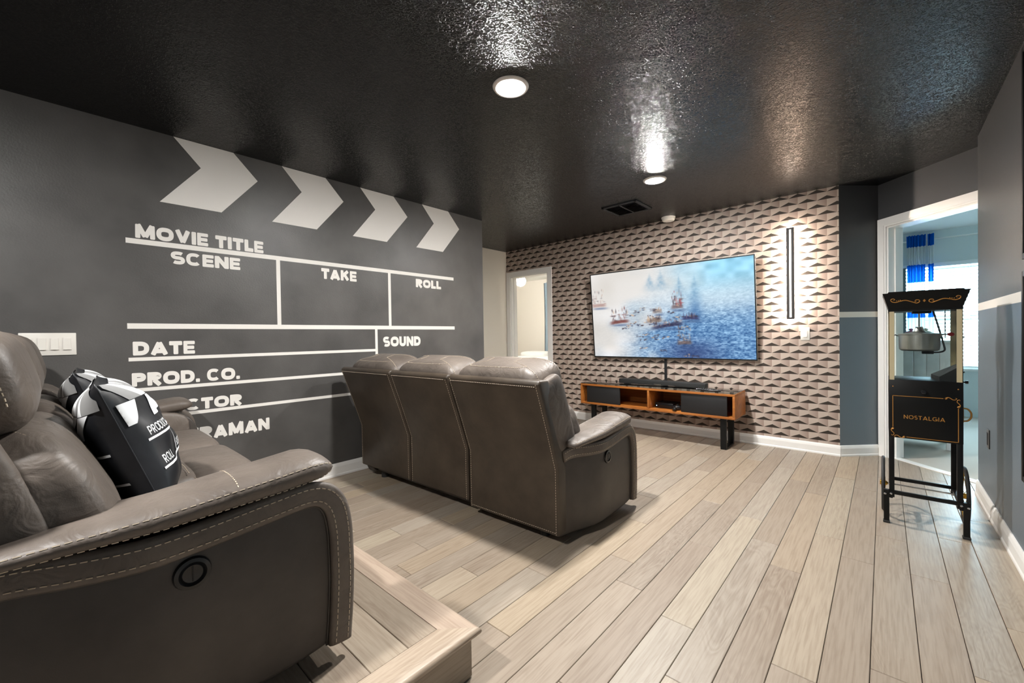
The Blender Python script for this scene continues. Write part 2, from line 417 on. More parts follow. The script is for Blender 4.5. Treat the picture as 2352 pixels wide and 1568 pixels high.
def glyph(ch, t):
    if t > .2 and ch in 'ESCG': t *= .84
    """width and list of (points, is_arc) centre-line strokes in a box 1 high"""
    h = t/2; q = 1-h
    W = {'M':1.22,'O':1.12,'V':1.05,'I':t,'E':.78,'T':.86,'L':.72,'S':.90,'C':1.0,'N':1.0,'A':1.1,'K':.98,'R':.94,'D':.98,'U':.94,'P':.88,'G':1.05,'Y':1.0,'.':t*.95,' ':.38}.get(ch, .9)
    if t < .2:
        W = {'M':.95,'O':.92,'V':.85,'I':t,'E':.58,'T':.66,'L':.55,'S':.58,'C':.82,'N':.8,'A':.88,'K':.72,'R':.66,'D':.8,'U':.74,'P':.62,'G':.9,'Y':.8,'.':t*.95,' ':.32}.get(ch, .8)
    r = W-h; S = []
    if ch == 'I': S = [[(h,0),(h,1)]]
    elif ch == 'L': S = [[(h,1),(h,0)],[(0,h),(W,h)]]
    elif ch == 'E': S = [[(h,0),(h,1)],[(0,h),(W,h)],[(0,q),(W,q)],[(0,.5),(W*.94,.5)]]
    elif ch == 'T': S = [[(W/2,0),(W/2,1)],[(0,q),(W,q)]]
    elif ch == 'M': S = [[(h,0),(h*1.1,1)],[(r,0),(W-h*1.1,1)],[(h*1.1,1),(W/2,.12)],[(W-h*1.1,1),(W/2,.12)]]
    elif ch == 'N': S = [[(h,0),(h,1)],[(r,0),(r,1)],[(h,.93),(r,.07)]]
    elif ch == 'V': S = [[(h,1),(W/2,h*.4)],[(r,1),(W/2,h*.4)]]
    elif ch == 'A': S = [[(h*.9,0),(W/2,1-h*.5)],[(W-h*.9,0),(W/2,1-h*.5)],[(W*.24,.27),(W*.76,.27)]]
    elif ch == 'K': S = [[(h,0),(h,1)],[(h,.42),(r,1-h*.4)],[(W*.42,.60),(r,h*.4)]]
    elif ch == 'Y': S = [[(W/2,0),(W/2,.5)],[(h,1),(W/2,.42)],[(r,1),(W/2,.42)]]
    elif ch == 'O': S = [arc(W/2,.5,W/2-h,.5-h,0,360,28)]
    elif ch == 'C': S = [arc(W/2,.5,W/2-h,.5-h,42,318,24)]
    elif ch == 'G': S = [arc(W/2,.5,W/2-h,.5-h,42,340,24), [(W*.52,.44),(W,.44)], [(r,.5),(r,.05)]]
    elif ch == 'D': S = [[(h,0),(h,1)], [(h,q),(W*.4,q)]+arc(W*.4,.5,W*.6-h,.5-h,90,-90,18)+[(h,h)]]
    elif ch == 'U': S = [[(h,1),(h,.45)]+arc(W/2,.45,W/2-h,.45-h,180,360,16)+[(r,1)]]
    elif ch == 'P': S = [[(h,0),(h,1)], [(h,q),(W*.45,q)]+arc(W*.45,.66,W*.55-h,.34-h,90,-90,14)+[(h,.32+h)]]
    elif ch == 'R': S = [[(h,0),(h,1)], [(h,q),(W*.45,q)]+arc(W*.45,.69,W*.53-h,.31-h,90,-90,14)+[(h,.38+h)], [(W*.45,.42),(W-h*.8,0)]]
    elif ch == 'S': S = [arc(W/2,.5+(.5-h)/2,W/2-h,(.5-h)/2,40,270,16)+arc(W/2,.5-(.5-h)/2,W/2-h,(.5-h)/2,90,-140,16)]
    elif ch == '.': S = [[(h*.95,0),(h*.95,t*.9)]]
    return W, S

def stroke_poly(pts, t, rr):
    """straight stroke -> rounded bar polygon; curved stroke -> strip quads"""
    if len(pts) == 2:
        p, q = Vector(pts[0]).to_3d(), Vector(pts[1]).to_3d()
        d = (q-p).normalized(); n = Vector((-d.y, d.x, 0)); L = (q-p).length; out = []
        for (cx, cy, a0) in ((L-rr, t/2-rr, 0), (rr, t/2-rr, 90), (rr, -t/2+rr, 180), (L-rr, -t/2+rr, 270)):
            for k in range(5):
                a = math.radians(a0+90*k/4); x = cx+rr*math.cos(a); y = cy+rr*math.sin(a)
                w = p + d*x + n*y; out.append((w.x, w.y))
        return [out]
    out = []; P = [Vector(p).to_3d() for p in pts]; closed = (P[0]-P[-1]).length < 1e-4
    L, R = [], []
    for i, p in enumerate(P):
        a = P[i-1] if i else (P[-2] if closed else P[0]); b = P[i+1] if i < len(P)-1 else (P[1] if closed else P[-1])
        d = (b-a).normalized(); n = Vector((-d.y, d.x, 0))*(t/2); L.append(p+n); R.append(p-n)
    for i in range(len(P)-1):
        out.append([(R[i].x,R[i].y),(R[i+1].x,R[i+1].y),(L[i+1].x,L[i+1].y),(L[i].x,L[i].y)])
    return out

def word_polys(text, t=.29, gap=.10, rr=.24):
    polys = []; x = 0.0
    for ch in text:
        W, S = glyph(ch, t)
        for s in S:
            for pl in stroke_poly(s, t*.95 if ch == '.' else (t*.84 if t > .2 and ch in 'ESCG' else t), t*rr): polys.append([(px+x, py) for px, py in pl])
        x += W + gap
    return polys, x-gap

def word(text, width, height, fn, name, material, parent, t=.315, gap=.075, rr=.22, lift=(1,0,0)):
    polys, L = word_polys(text, t, gap, rr); m = MB()
    for pl in polys:
        q = [(px/L*width, py*height) for px, py in pl]
        k = 4e-5*(polys.index(pl) % 9)
        m.add([Vector(fn(*p)) + Vector(lift)*k for p in q], [tuple(range(len(q)))])
    return m.build(name, material, parent)

# ================================================================== STRUCTURE
def struct(o): o['kind'] = 'structure'; return o

# floor slab, then every plank as a part of it
floor = struct(MB().box((-4.6,-3.0,-.06), (1.2,5.2,-.0065)).build('floor', M['underlay']))
PW, PL = .1265, 1.215
PAL = [(192,179,164),(199,186,170),(187,174,160),(203,190,173),(196,186,174),(183,169,155),(201,186,166),(199,190,178),(188,176,163),(206,195,178),(193,180,166),(197,182,164)]
def clip(poly, n, d):           # keep points with n.p <= d
    out = []
    for i in range(len(poly)):
        a, b = poly[i], poly[(i+1) % len(poly)]
        da, db = n[0]*a[0]+n[1]*a[1]-d, n[0]*b[0]+n[1]*b[1]-d
        if da <= 0: out.append(a)
        if da*db < 0:
            t = da/(da-db); out.append((a[0]+(b[0]-a[0])*t, a[1]+(b[1]-a[1])*t))
    return out
joints = {0:1.810, -1:2.630, -2:1.620, -3:2.317, -4:2.552, -5:1.615, -6:2.30, -7:1.717, -8:1.898, -9:1.128, -10:1.530, -11:1.92, -12:1.322, -13:.72,
          -14:1.122, -15:1.314, -16:1.595, 1:2.640, 2:1.988, 3:2.392}
rng = random.Random(21)
full_mesh = {}
def plank(poly, z0, z1, matname, parent, colour, origin):
    loc = [(x-origin[0], y-origin[1]) for x, y in poly]
    key = (matname, len(loc), tuple(round(c, 4) for p in loc for c in p), round(z1-z0, 4))
    if key in full_mesh:
        o = bpy.data.objects.new('plank', full_mesh[key]); COL.objects.link(o); o.parent = parent
    else:
        m = MB(); n = len(loc); cx = sum(p[0] for p in loc)/n; cy = sum(p[1] for p in loc)/n
        def ins(p, d): 
            v = Vector((cx-p[0], cy-p[1])); 
            return (p[0]+math.copysign(min(d, abs(v.x)), v.x), p[1]+math.copysign(min(d, abs(v.y)), v.y))
        a = [ins(p, .0010) for p in loc]; t = [ins(p, .0026) for p in loc]; h = z1-z0
        rings = [[(x,y,0) for x,y in a], [(x,y,h-.0018) for x,y in a], [(x,y,h) for x,y in t]]
        m.loft(rings); o = m.build('plank', M[matname], parent); full_mesh[key] = o.data
    o.location = (origin[0], origin[1], z0); o.color = (*[c*k for c, k in zip(lin(colour), (.645,.62,.585))], 1)
    return o
for k in range(-35, 5):
    x0, x1 = -.0375+PW*k, -.0375+PW*(k+1)
    if x1 < HALL: continue
    j = joints.get(k, rng.uniform(.9, 2.1))
    y = j - PL*math.ceil((j-(.55 if x0 < -1.05 else .2))/PL)
    while y < 5.05:
        poly = [(max(x0,HALL),y),(min(x1,.56),y),(min(x1,.56),y+PL),(max(x0,HALL),y+PL)]
        full = len(poly)
        if (x0+x1)/2 < -.297: poly = clip(poly, (0,1), WT)
        else:
            poly = clip(poly, (-D45, D45), (-P0[0]+P0[1])*D45)
            poly = clip(poly, (D45, D45), (P1[0]+P1[1])*D45+.06)
        if len(poly) >= 3 and max(p[1] for p in poly)-min(p[1] for p in poly) > .03:
            plank(poly, -.006, 0, 'plank_y', floor, rng.choice(PAL), (x0, y))
        y += PL

# ceiling
cpoly = [(-4.5,-3.0),(1.0,-3.0),(1.0,4.05),(-.03,5.09),(-.40,4.80),(-4.5,4.80)]
struct(MB().prism(cpoly, H, H+.02).build('ceiling', M['ceiling_black']))

# left wall with the painted clapperboard
wl = struct(box('wall_left', (WL-.12,-3.0,0), (WL,LEND,H), M['dark_paint']))
def on_left(off): return lambda s, t: (WL+off, s, t)
for y0 in (.536,1.175,1.801,2.445):
    f = on_left(.0010); tl,tr,tip,br,bl,inn = [f(*p) for p in ((y0,H-.001),(y0+.328,H-.001),(y0+.475,2.281),(y0+.25,2.009),(y0-.075,2.008),(y0+.140,2.278))]
    MB().add([tl,tr,tip,br,bl,inn], [(0,5,2,1),(5,4,3,2)]).build('painted_chevron', M['white_paint'], wl)
def line(y0,y1,z0,z1):
    f = on_left(.0010); MB().add([f(y0,z0),f(y1,z0),f(y1,z1),f(y0,z1)], [(0,1,2,3)]).build('painted_line', M['white_paint'], wl)
line(.299,2.830,1.727,1.758); line(.296,2.834,1.212,1.245)
line(1.121,1.148,1.245,1.727); line(2.056,2.083,1.245,1.727); line(1.916,1.940,.652,1.212)
line(.298,1.916,1.016,1.038); line(.309,1.916,.829,.851); line(.309,1.916,.652,.674)
for (tx,y0,y1,z0,z1) in (('MOVIE TITLE',.342,1.038,1.764,1.848),('SCENE',.508,.889,1.626,1.708),('TAKE',1.453,1.752,1.620,1.706),('ROLL',2.357,2.663,1.622,1.703),
        ('DATE',.318,.620,1.050,1.134),('SOUND',1.994,2.399,1.054,1.146),('PROD. CO.',.310,.871,.862,.944),('DIRECTOR',.310,.881,.680,.756),('CAMERAMAN',.310,1.052,.476,.562)):
    word(tx, y1-y0, z1-z0, lambda s, t, y0=y0, z0=z0: (WL+.0012, y0+s, z0+t), 'painted_lettering', M['white_paint'], wl)

# hall recess beside the screen wall
struct(box('wall_hall', (HALL-.12,1.5,0), (HALL,WT+.12,H), M['cream_wall']))
struct(box('wall_hall_end', (HALL-.12,1.5,0), (WL-.12,1.62,H), M['cream_wall']))
# screen wall with a doorway at its far end
DX0, DX1, DH = -4.285, -3.566, 2.042
m = MB(); m.box((HALL-.12,WT,0),(DX0,WT+.12,H)); m.box((DX0,WT,DH),(DX1,WT+.12,H)); m.box((DX1,WT,0),(P0[0],WT+.12,H))
struct(m.build('wall_back', M['wallpaper']))
# 45 degree wall and the doorway wall
m = MB(); m.prism([P0,P1,(P1[0]-.085,P1[1]+.085),(P0[0]-.085,P0[1]+.085)][::-1], 0, H); struct(m.build('wall_corner', M['band_paint']))
def dw(s, d, z): return (P1[0]+s*D45+d*D45, P1[1]-s*D45+d*D45, z)
S0, S1, SH = .085, .845, 2.046
def dbox(m, s0, s1, d0, d1, z0, z1):
    vs = [dw(s,d,z) for z in (z0,z1) for (s,d) in ((s0,d0),(s1,d0),(s1,d1),(s0,d1))]
    return m.add(vs, [(0,3,2,1),(4,5,6,7),(0,1,5,4),(1,2,6,5),(2,3,7,6),(3,0,4,7)])
m = MB(); dbox(m,-.12,S0,0,.12,0,H); dbox(m,S0,S1,0,.12,SH,H); dbox(m,S1,1.5,0,.12,0,H)
struct(m.build('wall_doorway', M['band_paint']))
m = MB(); m.box((WR,-3.0,0),(WR+.12,4.23,H)); m.box((WR+.12,4.11,0),(1.0,4.23,H)); struct(m.build('wall_right', M['band_paint']))
struct(box('wall_rear', (-4.6,-3.12,0), (1.2,-3.0,H), M['dark_paint']))

# casings, jambs
def casing_x(name, x0, x1, zt, w, yf, mt):
    root = MB()
    root.box((x0-w,yf-.016,0),(x0,yf,zt+w)); root.box((x1,yf-.016,0),(x1+w,yf,zt+w)); root.box((x0,yf-.016,zt),(x1,yf,zt+w))
    root.box((x0,yf-.004,0),(x0+.014,yf+.13,zt)); root.box((x1-.014,yf-.004,0),(x1,yf+.13,zt)); root.box((x0,yf-.004,zt-.014),(x1,yf+.13,zt))
    root.box((x0+.014,yf+.05,0),(x0+.026,yf+.085,zt-.014)); root.box((x1-.026,yf+.05,0),(x1-.014,yf+.085,zt-.014))
    return struct(root.build(name, mt))
casing_x('trim_1', DX0, DX1, DH, .072, WT, M['trim_white'])
m = MB(); W_ = .078
dbox(m,S0-W_,S0,-.016,0,0,SH+W_); dbox(m,S1,S1+W_,-.016,0,0,SH+W_); dbox(m,S0,S1,-.016,0,SH,SH+W_)
dbox(m,S0-W_+.012,S0-.014,-.022,-.016,0,SH+W_-.012); dbox(m,S0-.014,S1,-.022,-.016,SH+.014,SH+W_-.012)
dbox(m,S0,S0+.014,-.004,.13,0,SH); dbox(m,S1-.014,S1,-.004,.13,0,SH); dbox(m,S0,S1,-.004,.13,SH-.014,SH)
dbox(m,S0+.014,S0+.026,.05,.085,0,SH-.014)
struct(m.build('trim_2', M['trim_white']))
# threshold strip under the doorway
m = MB(); dbox(m, S0, S1, .02, .085, -.006, .006); struct(m.build('trim_3', M['trim_white']))

# baseboards: a profile swept along each wall
def baseboard(name, a, b, n, hgt=.098):
    prof = [(0,0),(.017,0),(.017,.012),(.013,.020),(.013,hgt-.028),(.009,hgt-.010),(.005,hgt),(0,hgt)]
    rings = [[(p[0]+n[0]*d, p[1]+n[1]*d, z) for d, z in prof] for p in (a, b)]
    return struct(MB().loft(rings).build(name, M['trim_white']))
baseboard('baseboard_left', (WL,.936), (WL,LEND), (1,0), .105)
baseboard('baseboard_back', (DX1+.072,WT), (P0[0]+.004,WT), (0,-1))
baseboard('baseboard_corner', P0, (P1[0]-.012,P1[1]-.012), (D45,-D45))
baseboard('baseboard_right', (WR,-3.0), (WR,4.23), (-1,0))
baseboard('baseboard_hall', (HALL,1.62), (HALL,WT), (1,0))

# rooms behind the doors
struct(MB().prism([(-8.2,4.80),(.29,4.80),(1.24,3.85),(3.6,3.85),(3.6,8.1),(-8.2,8.1)], -.06, -.005).build('floor_bedroom', M['carpet']))
struct(box('ceiling_bedroom', (-8.2,4.0,H+.021), (3.6,8.1,H+.06), M['room_white']))
struct(box('wall_cream_bedroom', (-8.2,7.77,-.01), (-1.30,7.89,H+.03), M['bedroom_cream']))
struct(box('wall_cream_side', (-8.32,4.74,-.01), (-8.2,7.9,H+.03), M['bedroom_cream']))
struct(box('wall_cream_front', (-8.2,4.743,-.01), (HALL-.12,4.86,H+.03), M['bedroom_cream']))
struct(box('wall_party', (-1.30,4.86,-.01), (-1.18,8.1,H+.03), M['bedroom_wall']))
struct(box('wall_bedroom_side', (3.5,3.6,-.01), (3.62,8.1,H+.03), M['bedroom_wall']))
struct(box('wall_bedroom_near', (1.0,3.85,-.01), (3.5,3.97,H+.03), M['bedroom_wall']))
# window wall of the daylit bedroom
WY = 7.92; WX0, WX1, WZ0, WZ1 = .12, 1.75, .62, 2.03
m = MB(); m.box((-1.18,WY,-.01),(WX0,WY+.14,H+.03)); m.box((WX1,WY,-.01),(3.5,WY+.14,H+.03)); m.box((WX0,WY,-.01),(WX1,WY+.14,WZ0)); m.box((WX0,WY,WZ1),(WX1,WY+.14,H+.03))
struct(m.build('wall_window', M['bedroom_wall']))
win = MB()
for (a,b) in (((WX0,WZ0),(WX0+.05,WZ1)),((WX1-.05,WZ0),(WX1,WZ1)),((WX0,WZ0),(WX1,WZ0+.05)),((WX0,WZ1-.05),(WX1,WZ1)),((WX0,1.30),(WX1,1.34))):
    win.box((a[0],WY+.07,a[1]),(b[0],WY+.11,b[1]))
win = struct(win.build('window_1', M['trim_white']))
box('pane', (WX0+.05,WY+.088,WZ0+.05), (WX1-.05,WY+.092,1.30), M['glass'], win); box('pane', (WX0+.05,WY+.088,1.34), (WX1-.05,WY+.092,WZ1-.05), M['glass'], win)
box('sill', (WX0-.05,WY-.05,WZ0-.03), (WX1+.05,WY+.07,WZ0), M['trim_white'], win, bevel=.004)
# sky portal at the window opening
pl = bpy.data.lights.new('window_sky_portal', 'AREA'); pl.shape = 'RECTANGLE'; pl.size = WX1-WX0; pl.size_y = WZ1-WZ0; pl.cycles.is_portal = True
po = bpy.data.objects.new('window_sky_portal', pl); COL.objects.link(po); po.location = ((WX0+WX1)/2, WY+.13, (WZ0+WZ1)/2); po.rotation_euler = (math.radians(-90),0,0)

# seating platform
PT = .165; PX, PY = -.998, .935
plat = empty('platform', (-2.18,0.0,0), label='low seating platform of greige wood-look planks with a rounded nosing step', cat='platform')
def pbox(name, lo, hi, mt, bevel=0, col=None):
    o = box(name, (lo[0]+2.18,lo[1],lo[2]), (hi[0]+2.18,hi[1],hi[2]), mt, plat, bevel)
    if col: o.color = (*[c*.75 for c in lin(col)],1)
    return o
pbox('core', (WL+.002,-2.98,0), (PX-.034,PY-.034,PT-.008), M['underlay'])
pbox('riser', (WL+.002,PY-.032,.004), (PX-.026,PY-.024,PT-.026), M['plank_x'], col=(176,160,142))
pbox('riser', (PX-.032,-2.98,.004), (PX-.024,PY-.032,PT-.026), M['plank_y'], col=(176,160,142))
def nosing(name, pts, axis, col):
    # outer rounded edge profile swept with a mitre at the corner
    prof = [(0,.0),(0,-.008),(.078,-.008),(.078,-.026)] + [(.104-.013+.013*math.sin(a), -.013-.013*math.cos(a)) for a in [math.pi*k/6 for k in range(7)]] + [(.06,0)]
    # prof: (distance outward from the inner edge, z from the top)
    rings = []
    for (ix, iy, ox, oy) in pts:
        rings.append([(ix+ox*d+2.18, iy+oy*d, PT+z) for d, z in prof])
    o = MB().loft(rings).build(name, M[axis], plat, smooth='auto'); o.color = (*[c*k for c, k in zip(lin(col), (.80,.80,.80))],1); return o
nosing('nosing', [(WL+.003,PY-.104,0,1),(PX-.104,PY-.104,1,1)], 'plank_x', (196,176,158))
nosing('nosing', [(PX-.104,PY-.104,1,1),(PX-.104,-2.98,1,0)], 'plank_y', (198,180,160))
ylines = [PY-.104,.721] + [.721-PW*i for i in range(1,14)]
for y1, y0 in zip(ylines, ylines[1:]):
    x = PX-.104 - rng.uniform(.5, 1.2)*(1 if y1 < .7 else 1.6); xe = PX-.104
    while xe > WL+.01:
        xs = max(x, WL+.003)
        o = plank([(xs,y0),(xe,y0),(xe,y1),(xs,y1)], PT-.007, PT, 'plank_x', plat, rng.choice(PAL[:6]+[(200,192,180),(168,156,144)]), (xs,y0))
        o.location.x += 2.18
        xe = x; x -= PL

# ================================================================== CEILING FITTINGS
def can_light(x, y, label, group='recessed ceiling lights', suffix=''):
    r = empty('recessed_light'+suffix, (x,y,H), label=label, cat='ceiling light', group=group)
    MB().lathe([(.064,-.003),(.067,-.012),(.090,-.009),(.095,-.001),(.095,0),(.064,0)], n=40, caps=False).build('trim_ring', M['can_trim'], r, smooth=True)
    MB().lathe([(.0641,-.004),(.060,-.0105),(.048,-.0150),(.025,-.0176),(.001,-.0182)], n=32, caps=False).build('lens'+suffix, M['can_lens'], r, smooth=True)
    return r
can_light(-1.450, 1.630, 'lit round recessed ceiling light above the planked platform step')
can_light(-1.440, 3.440, 'lit round recessed ceiling light beside the black air vent')
can_light(-1.445, -.700, 'recessed ceiling light behind the sofa on the platform', suffix='_offscreen')

v = empty('ceiling_vent', (-1.975,4.0,H), label='black square ceiling air vent with two banks of louvres', cat='vent')
m = MB(); s = .19
for (a,b) in (((-s,-s),(s,-s+.03)),((-s,s-.03),(s,s)),((-s,-s),(-s+.03,s)),((s-.03,-s),(s,s)),((-.01,-s),(.01,s))): m.box((a[0],a[1],-.012),(b[0],b[1],0))
m.build('frame', M['matte_black'], v, bevel=.003)
box('duct', (-s+.02,-s+.02,-.002), (s-.02,s-.02,-.0005), M['matte_black'], v)
for sx in (-1,1):
    for k in range(9):
        y = -.145+.036*k
        m = MB(); m.obox((sx*.085,y,-.008), (1,0,0), (0,.8,.6), (0,-.6,.8), (.074,.013,.0012)); m.build('louvre', M['matte_black'], v)
sd = empty('smoke_detector', (-1.795,4.650,H), label='white round smoke detector on the ceiling above the screen', cat='smoke detector')
MB().lathe([(.074,0),(.074,-.012),(.066,-.014),(.066,-.034),(.058,-.042),(.001,-.044)], n=36).build('body', M['switch_white'], sd, smooth='auto')
MB().lathe([(.012,-.044),(.012,-.047),(.001,-.0475)], c=(.02,-.01,0), n=16).build('test_button', M['can_trim'], sd)

# ================================================================== WALL FITTINGS
def rocker_plate(name, loc, rz, n, label, pitch=.046):
    r = empty(name, loc, rz, label, 'light switch')          # local: x along the wall, -y out of the wall
    w = .036+pitch*(n-1)+.0355
    box('plate', (-w/2,-.006,-.061), (w/2,0,.061), M['switch_white'], r, bevel=.0025)
    for i in range(n):
        x = (i-(n-1)/2)*pitch
        box('rocker_frame', (x-.0175,-.0072,-.0345), (x+.0175,-.005,.0345), M['can_trim'], r)
        MB().add([(x-.0145,-.0075,-.031),(x+.0145,-.0075,-.031),(x+.0145,-.0075,.031),(x-.0145,-.0075,.031),(x-.0145,-.0125,-.031),(x+.0145,-.0125,-.031),(x+.0145,-.0085,.031),(x-.0145,-.0085,.031)],
            [(4,5,6,7),(0,1,5,4),(1,2,6,5),(2,3,7,6),(3,0,4,7)]).build('rocker', M['switch_white'], r)
    return r
rocker_plate('light_switch', (WL,-.020,1.127), math.radians(90), 4, 'white four-gang rocker switch plate on the black clapperboard wall')
rocker_plate('light_switch', (-.5505,WT,1.112), 0, 1, 'single white rocker switch on the geometric wallpaper below the tall lamp')
op = empty('outlet_cover', (WR,3.838,.455), math.radians(-90), 'dark grey outlet cover low on the slate wall', 'outlet')
box('plate', (-.036,-.006,-.058), (.036,0,.058), M['grey_plate'], op, bevel=.002)
box('socket', (-.017,-.0075,-.038), (.017,-.006,.038), M['matte_black'], op, bevel=.001)

# linear wall lamp: dark frame, lit slot, light thrown back on the wall from both edges
sc = empty('wall_sconce', (-.6575,WT,1.6865), label='tall slim rectangular wall lamp with a glowing centre slot and halo', cat='wall lamp')
m = MB(); hw, hh = .0315, .4335
m.box((-hw,-.052,-hh),(-.0080,-.036,hh)); m.box((.0080,-.052,-hh),(hw,-.036,hh)); m.box((-.0080,-.052,hh-.018),(.0080,-.036,hh)); m.box((-.0080,-.052,-hh),(.0080,-.036,-hh+.018))
m.build('frame', M['sconce_frame'], sc)
box('front_strip', (-.0080,-.050,-hh+.018), (.0080,-.037,hh-.018), M['sconce_front'], sc)
box('back_box', (-.0185,-.036,-hh+.012), (.0185,0,hh-.012), M['sconce_frame'], sc)
for sx in (-1,1): box('side_strip', (sx*.0235-.0045,-.034,-hh+.012), (sx*.0235+.0045,-.012,hh-.012), M['sconce_glow'], sc)
for sz in (-1,1): box('end_strip', (-.02,-.034,sz*(hh-.007)-.004), (.02,-.012,sz*(hh-.007)+.004), M['sconce_glow'], sc)

# poster frames on the slate wall
for (z0,z1,lb) in ((1.432,2.348,'upper black poster frame hanging close under the ceiling on the slate wall'),(.460,1.381,'lower black poster frame hanging beneath another on the slate wall')):
    pf = empty('poster_frame', (WR,2.506,z0), label=lb, cat='picture frame'); hgt = z1-z0
    for lo, hi in (((-.030,-.344,0),(0,-.319,hgt)),((-.030,.319,0),(0,.344,hgt)),((-.030,-.319,0),(0,.319,.025)),((-.030,-.319,hgt-.025),(0,.319,hgt))):
        box('frame_bar', lo, hi, M['black_metal'], pf, bevel=.003)
    box('poster', (-.010,-.319,.025), (-.002,.319,hgt-.025), M['poster_dark'], pf)
    box('glazing', (-.016,-.319,.025), (-.014,.319,hgt-.025), M['glass'], pf)

# ================================================================== SCREEN
def screen_picture(nx=420, ny=236):
    rg = np.random.default_rng(5)
    def noise(sx, sy, seed):
        r = np.random.default_rng(seed); g = r.random((sy+3, sx+3))
        X = np.linspace(0, sx, nx); Y = np.linspace(0, sy, ny); xi = X.astype(int); yi = Y.astype(int)
        fx = X-xi; fy = Y-yi; fx = fx*fx*(3-2*fx); fy = fy*fy*(3-2*fy)
        a = g[np.ix_(yi,xi)]; b = g[np.ix_(yi,xi+1)]; c = g[np.ix_(yi+1,xi)]; d = g[np.ix_(yi+1,xi+1)]
        return (a*(1-fx)+b*fx)*(1-fy)[:,None] + (c*(1-fx)+d*fx)*fy[:,None]
    U, V = np.meshgrid(np.linspace(0,1,nx), np.linspace(0,1,ny))          # V up
    def C(*c): return np.array(c, float)
    def sm(a,b,x): t = np.clip((x-a)/(b-a),0,1); return t*t*(3-2*t)
    img = np.zeros((ny,nx,3)) + C(222,222,222)
    sea = C(196,214,226)[None,None]*(1-sm(.15,.75,1-V))[...,None] + C(96,142,188)[None,None]*sm(.15,.75,1-V)[...,None]
    rip = noise(60,90,1)*.5+noise(130,200,2)*.5
    amt = (.2+.8*sm(.05,.85,1-V))
    sea = sea + ((rip-.5)*175*amt)[...,None]*C(1,.95,.8)
    top = C(142,204,232); tm = sm(.55,.95,V)*sm(.45,.85,U)
    sea = sea*(1-tm[...,None]) + (top + ((noise(26,18,3)-.5)*50)[...,None])*tm[...,None]
    dk = np.exp(-(((U-.66)/.16)**2+((V-.05)/.14)**2)); sea = sea*(1-.72*dk[...,None]) + C(34,52,104)*(.72*dk[...,None])
    hz = np.exp(-(((U-.80)/.3)**2+((V-.62)/.12)**2))*.45; sea = sea*(1-hz[...,None])+C(214,232,240)*hz[...,None]
    fog = np.clip(1.0-sm(.22,.62,U+.28*(.5-V)+ (noise(7,5,4)-.5)*.35), 0, 1)
    fog = np.maximum(fog, .80*sm(.40,.85,V)*(1-sm(.40,.66,U)))
    fog = np.maximum(fog*.96, np.exp(-(((U-.12)/.24)**2+((V-.10)/.26)**2)))
    fc = C(226,222,218)[None,None] + ((noise(9,6,8)-.5)*34)[...,None]*C(.8,.9,1.1)
    img = sea*(1-fog[...,None]) + fc*fog[...,None]
    def blob(u,v,su,sv,c,a=1.0,p=2):
        nonlocal img
        g = np.clip(np.exp(-(np.abs((U-u)/su)**p+np.abs((V-v)/sv)**p))*a,0,1)[...,None]; img = img*(1-g)+C(*c)*g
    for (u,v,h) in ((.42,.84,.16),(.49,.85,.18),(.60,.76,.20),(.69,.72,.26)):     # pale smoke-wrapped sails
        w = .035*(1-(np.clip((V-(v-h/2))/h,0,1)))+.006
        g = (np.exp(-((U-u)/w)**2)*np.exp(-((V-v)/(h*.55))**4)*(.35+.65*noise(80,60,int(u*100))))[...,None]*.55
        img = img*(1-g)+C(88,138,176)*g
    blob(.69,.50,.035,.12,(40,92,150),.55)
    def ship(u, v, L, hgt, hull, sail, seed, slope=.12, a=.9, n=46):
        nonlocal img
        r = np.random.default_rng(seed); uu = (U-u)/(L/2); vv = (V-v-slope*(U-u))/.020
        g = (np.clip(np.exp(-(np.abs(uu)**6+np.abs(vv+.25*uu**2-.3)**4)),0,1)*a)[...,None]; img = img*(1-g)+(C(*hull)+((rip-.5)*40)[...,None])*g
        for k in range(n):
            q = r.random()*2-1; hh = r.random()**1.4*hgt; x = u+q*L*.45; y = v+slope*q*L*.45+.018+hh
            c = (hull, sail, (60,50,58), (206,176,150))[int(r.random()*3.4)]
            if k % 3: blob(x, y, .0016+.0030*r.random(), .006+.020*r.random(), c, a*(.35+.6*r.random()), 2)
            else: blob(x, y-hh*.5, .006+.008*r.random(), .0035+.003*r.random(), c, a*(.35+.6*r.random()), 2)
        blob(u+.01, v-.035, L*.5, .014, (48,70,112), .5, 3)
    ship(.05,.62,.11,.19,(150,104,96),(186,168,162),11,.05,.55)
    ship(.20,.41,.13,.15,(112,58,54),(150,108,100),12,.16)
    ship(.585,.55,.07,.15,(112,96,100),(164,80,88),13,.04,.9,60)
    ship(.52,.35,.19,.06,(42,42,74),(150,104,92),14,.22)
    ship(.66,.425,.10,.03,(40,40,84),(120,110,130),15,-.04,.85,24)
    ship(.62,.16,.085,.17,(116,92,84),(198,182,170),16,.08,.8)
    ship(.44,.41,.10,.035,(126,106,96),(196,166,138),17,.10,.85)
    ship(.46,.51,.06,.03,(130,112,104),(190,160,138),18,.06,.7,20)
    for (u,v,c) in ((.44,.53,0),(.42,.46,1),(.46,.44,0),(.40,.40,1),(.43,.38,0),(.30,.48,1),(.33,.52,0),(.37,.55,1),(.34,.24,0),(.38,.26,1),(.36,.20,0),(.44,.21,1),(.45,.24,0),(.51,.22,1),(.49,.08,0),(.36,.10,1),(.30,.40,1),(.34,.37,0),(.60,.32,0),(.63,.34,1),(.58,.45,1),(.55,.50,0),(.27,.36,1),(.24,.34,0),(.68,.02,0),(.64,.03,1)):
        for q in range(7):
            blob(u+(rg.random()-.5)*.045, v+(rg.random()-.5)*.028, .003+.007*rg.random(), .003+.003*rg.random(), ((70,52,56),(206,170,138))[c] if q < 4 else (52,58,84), .8, 3)
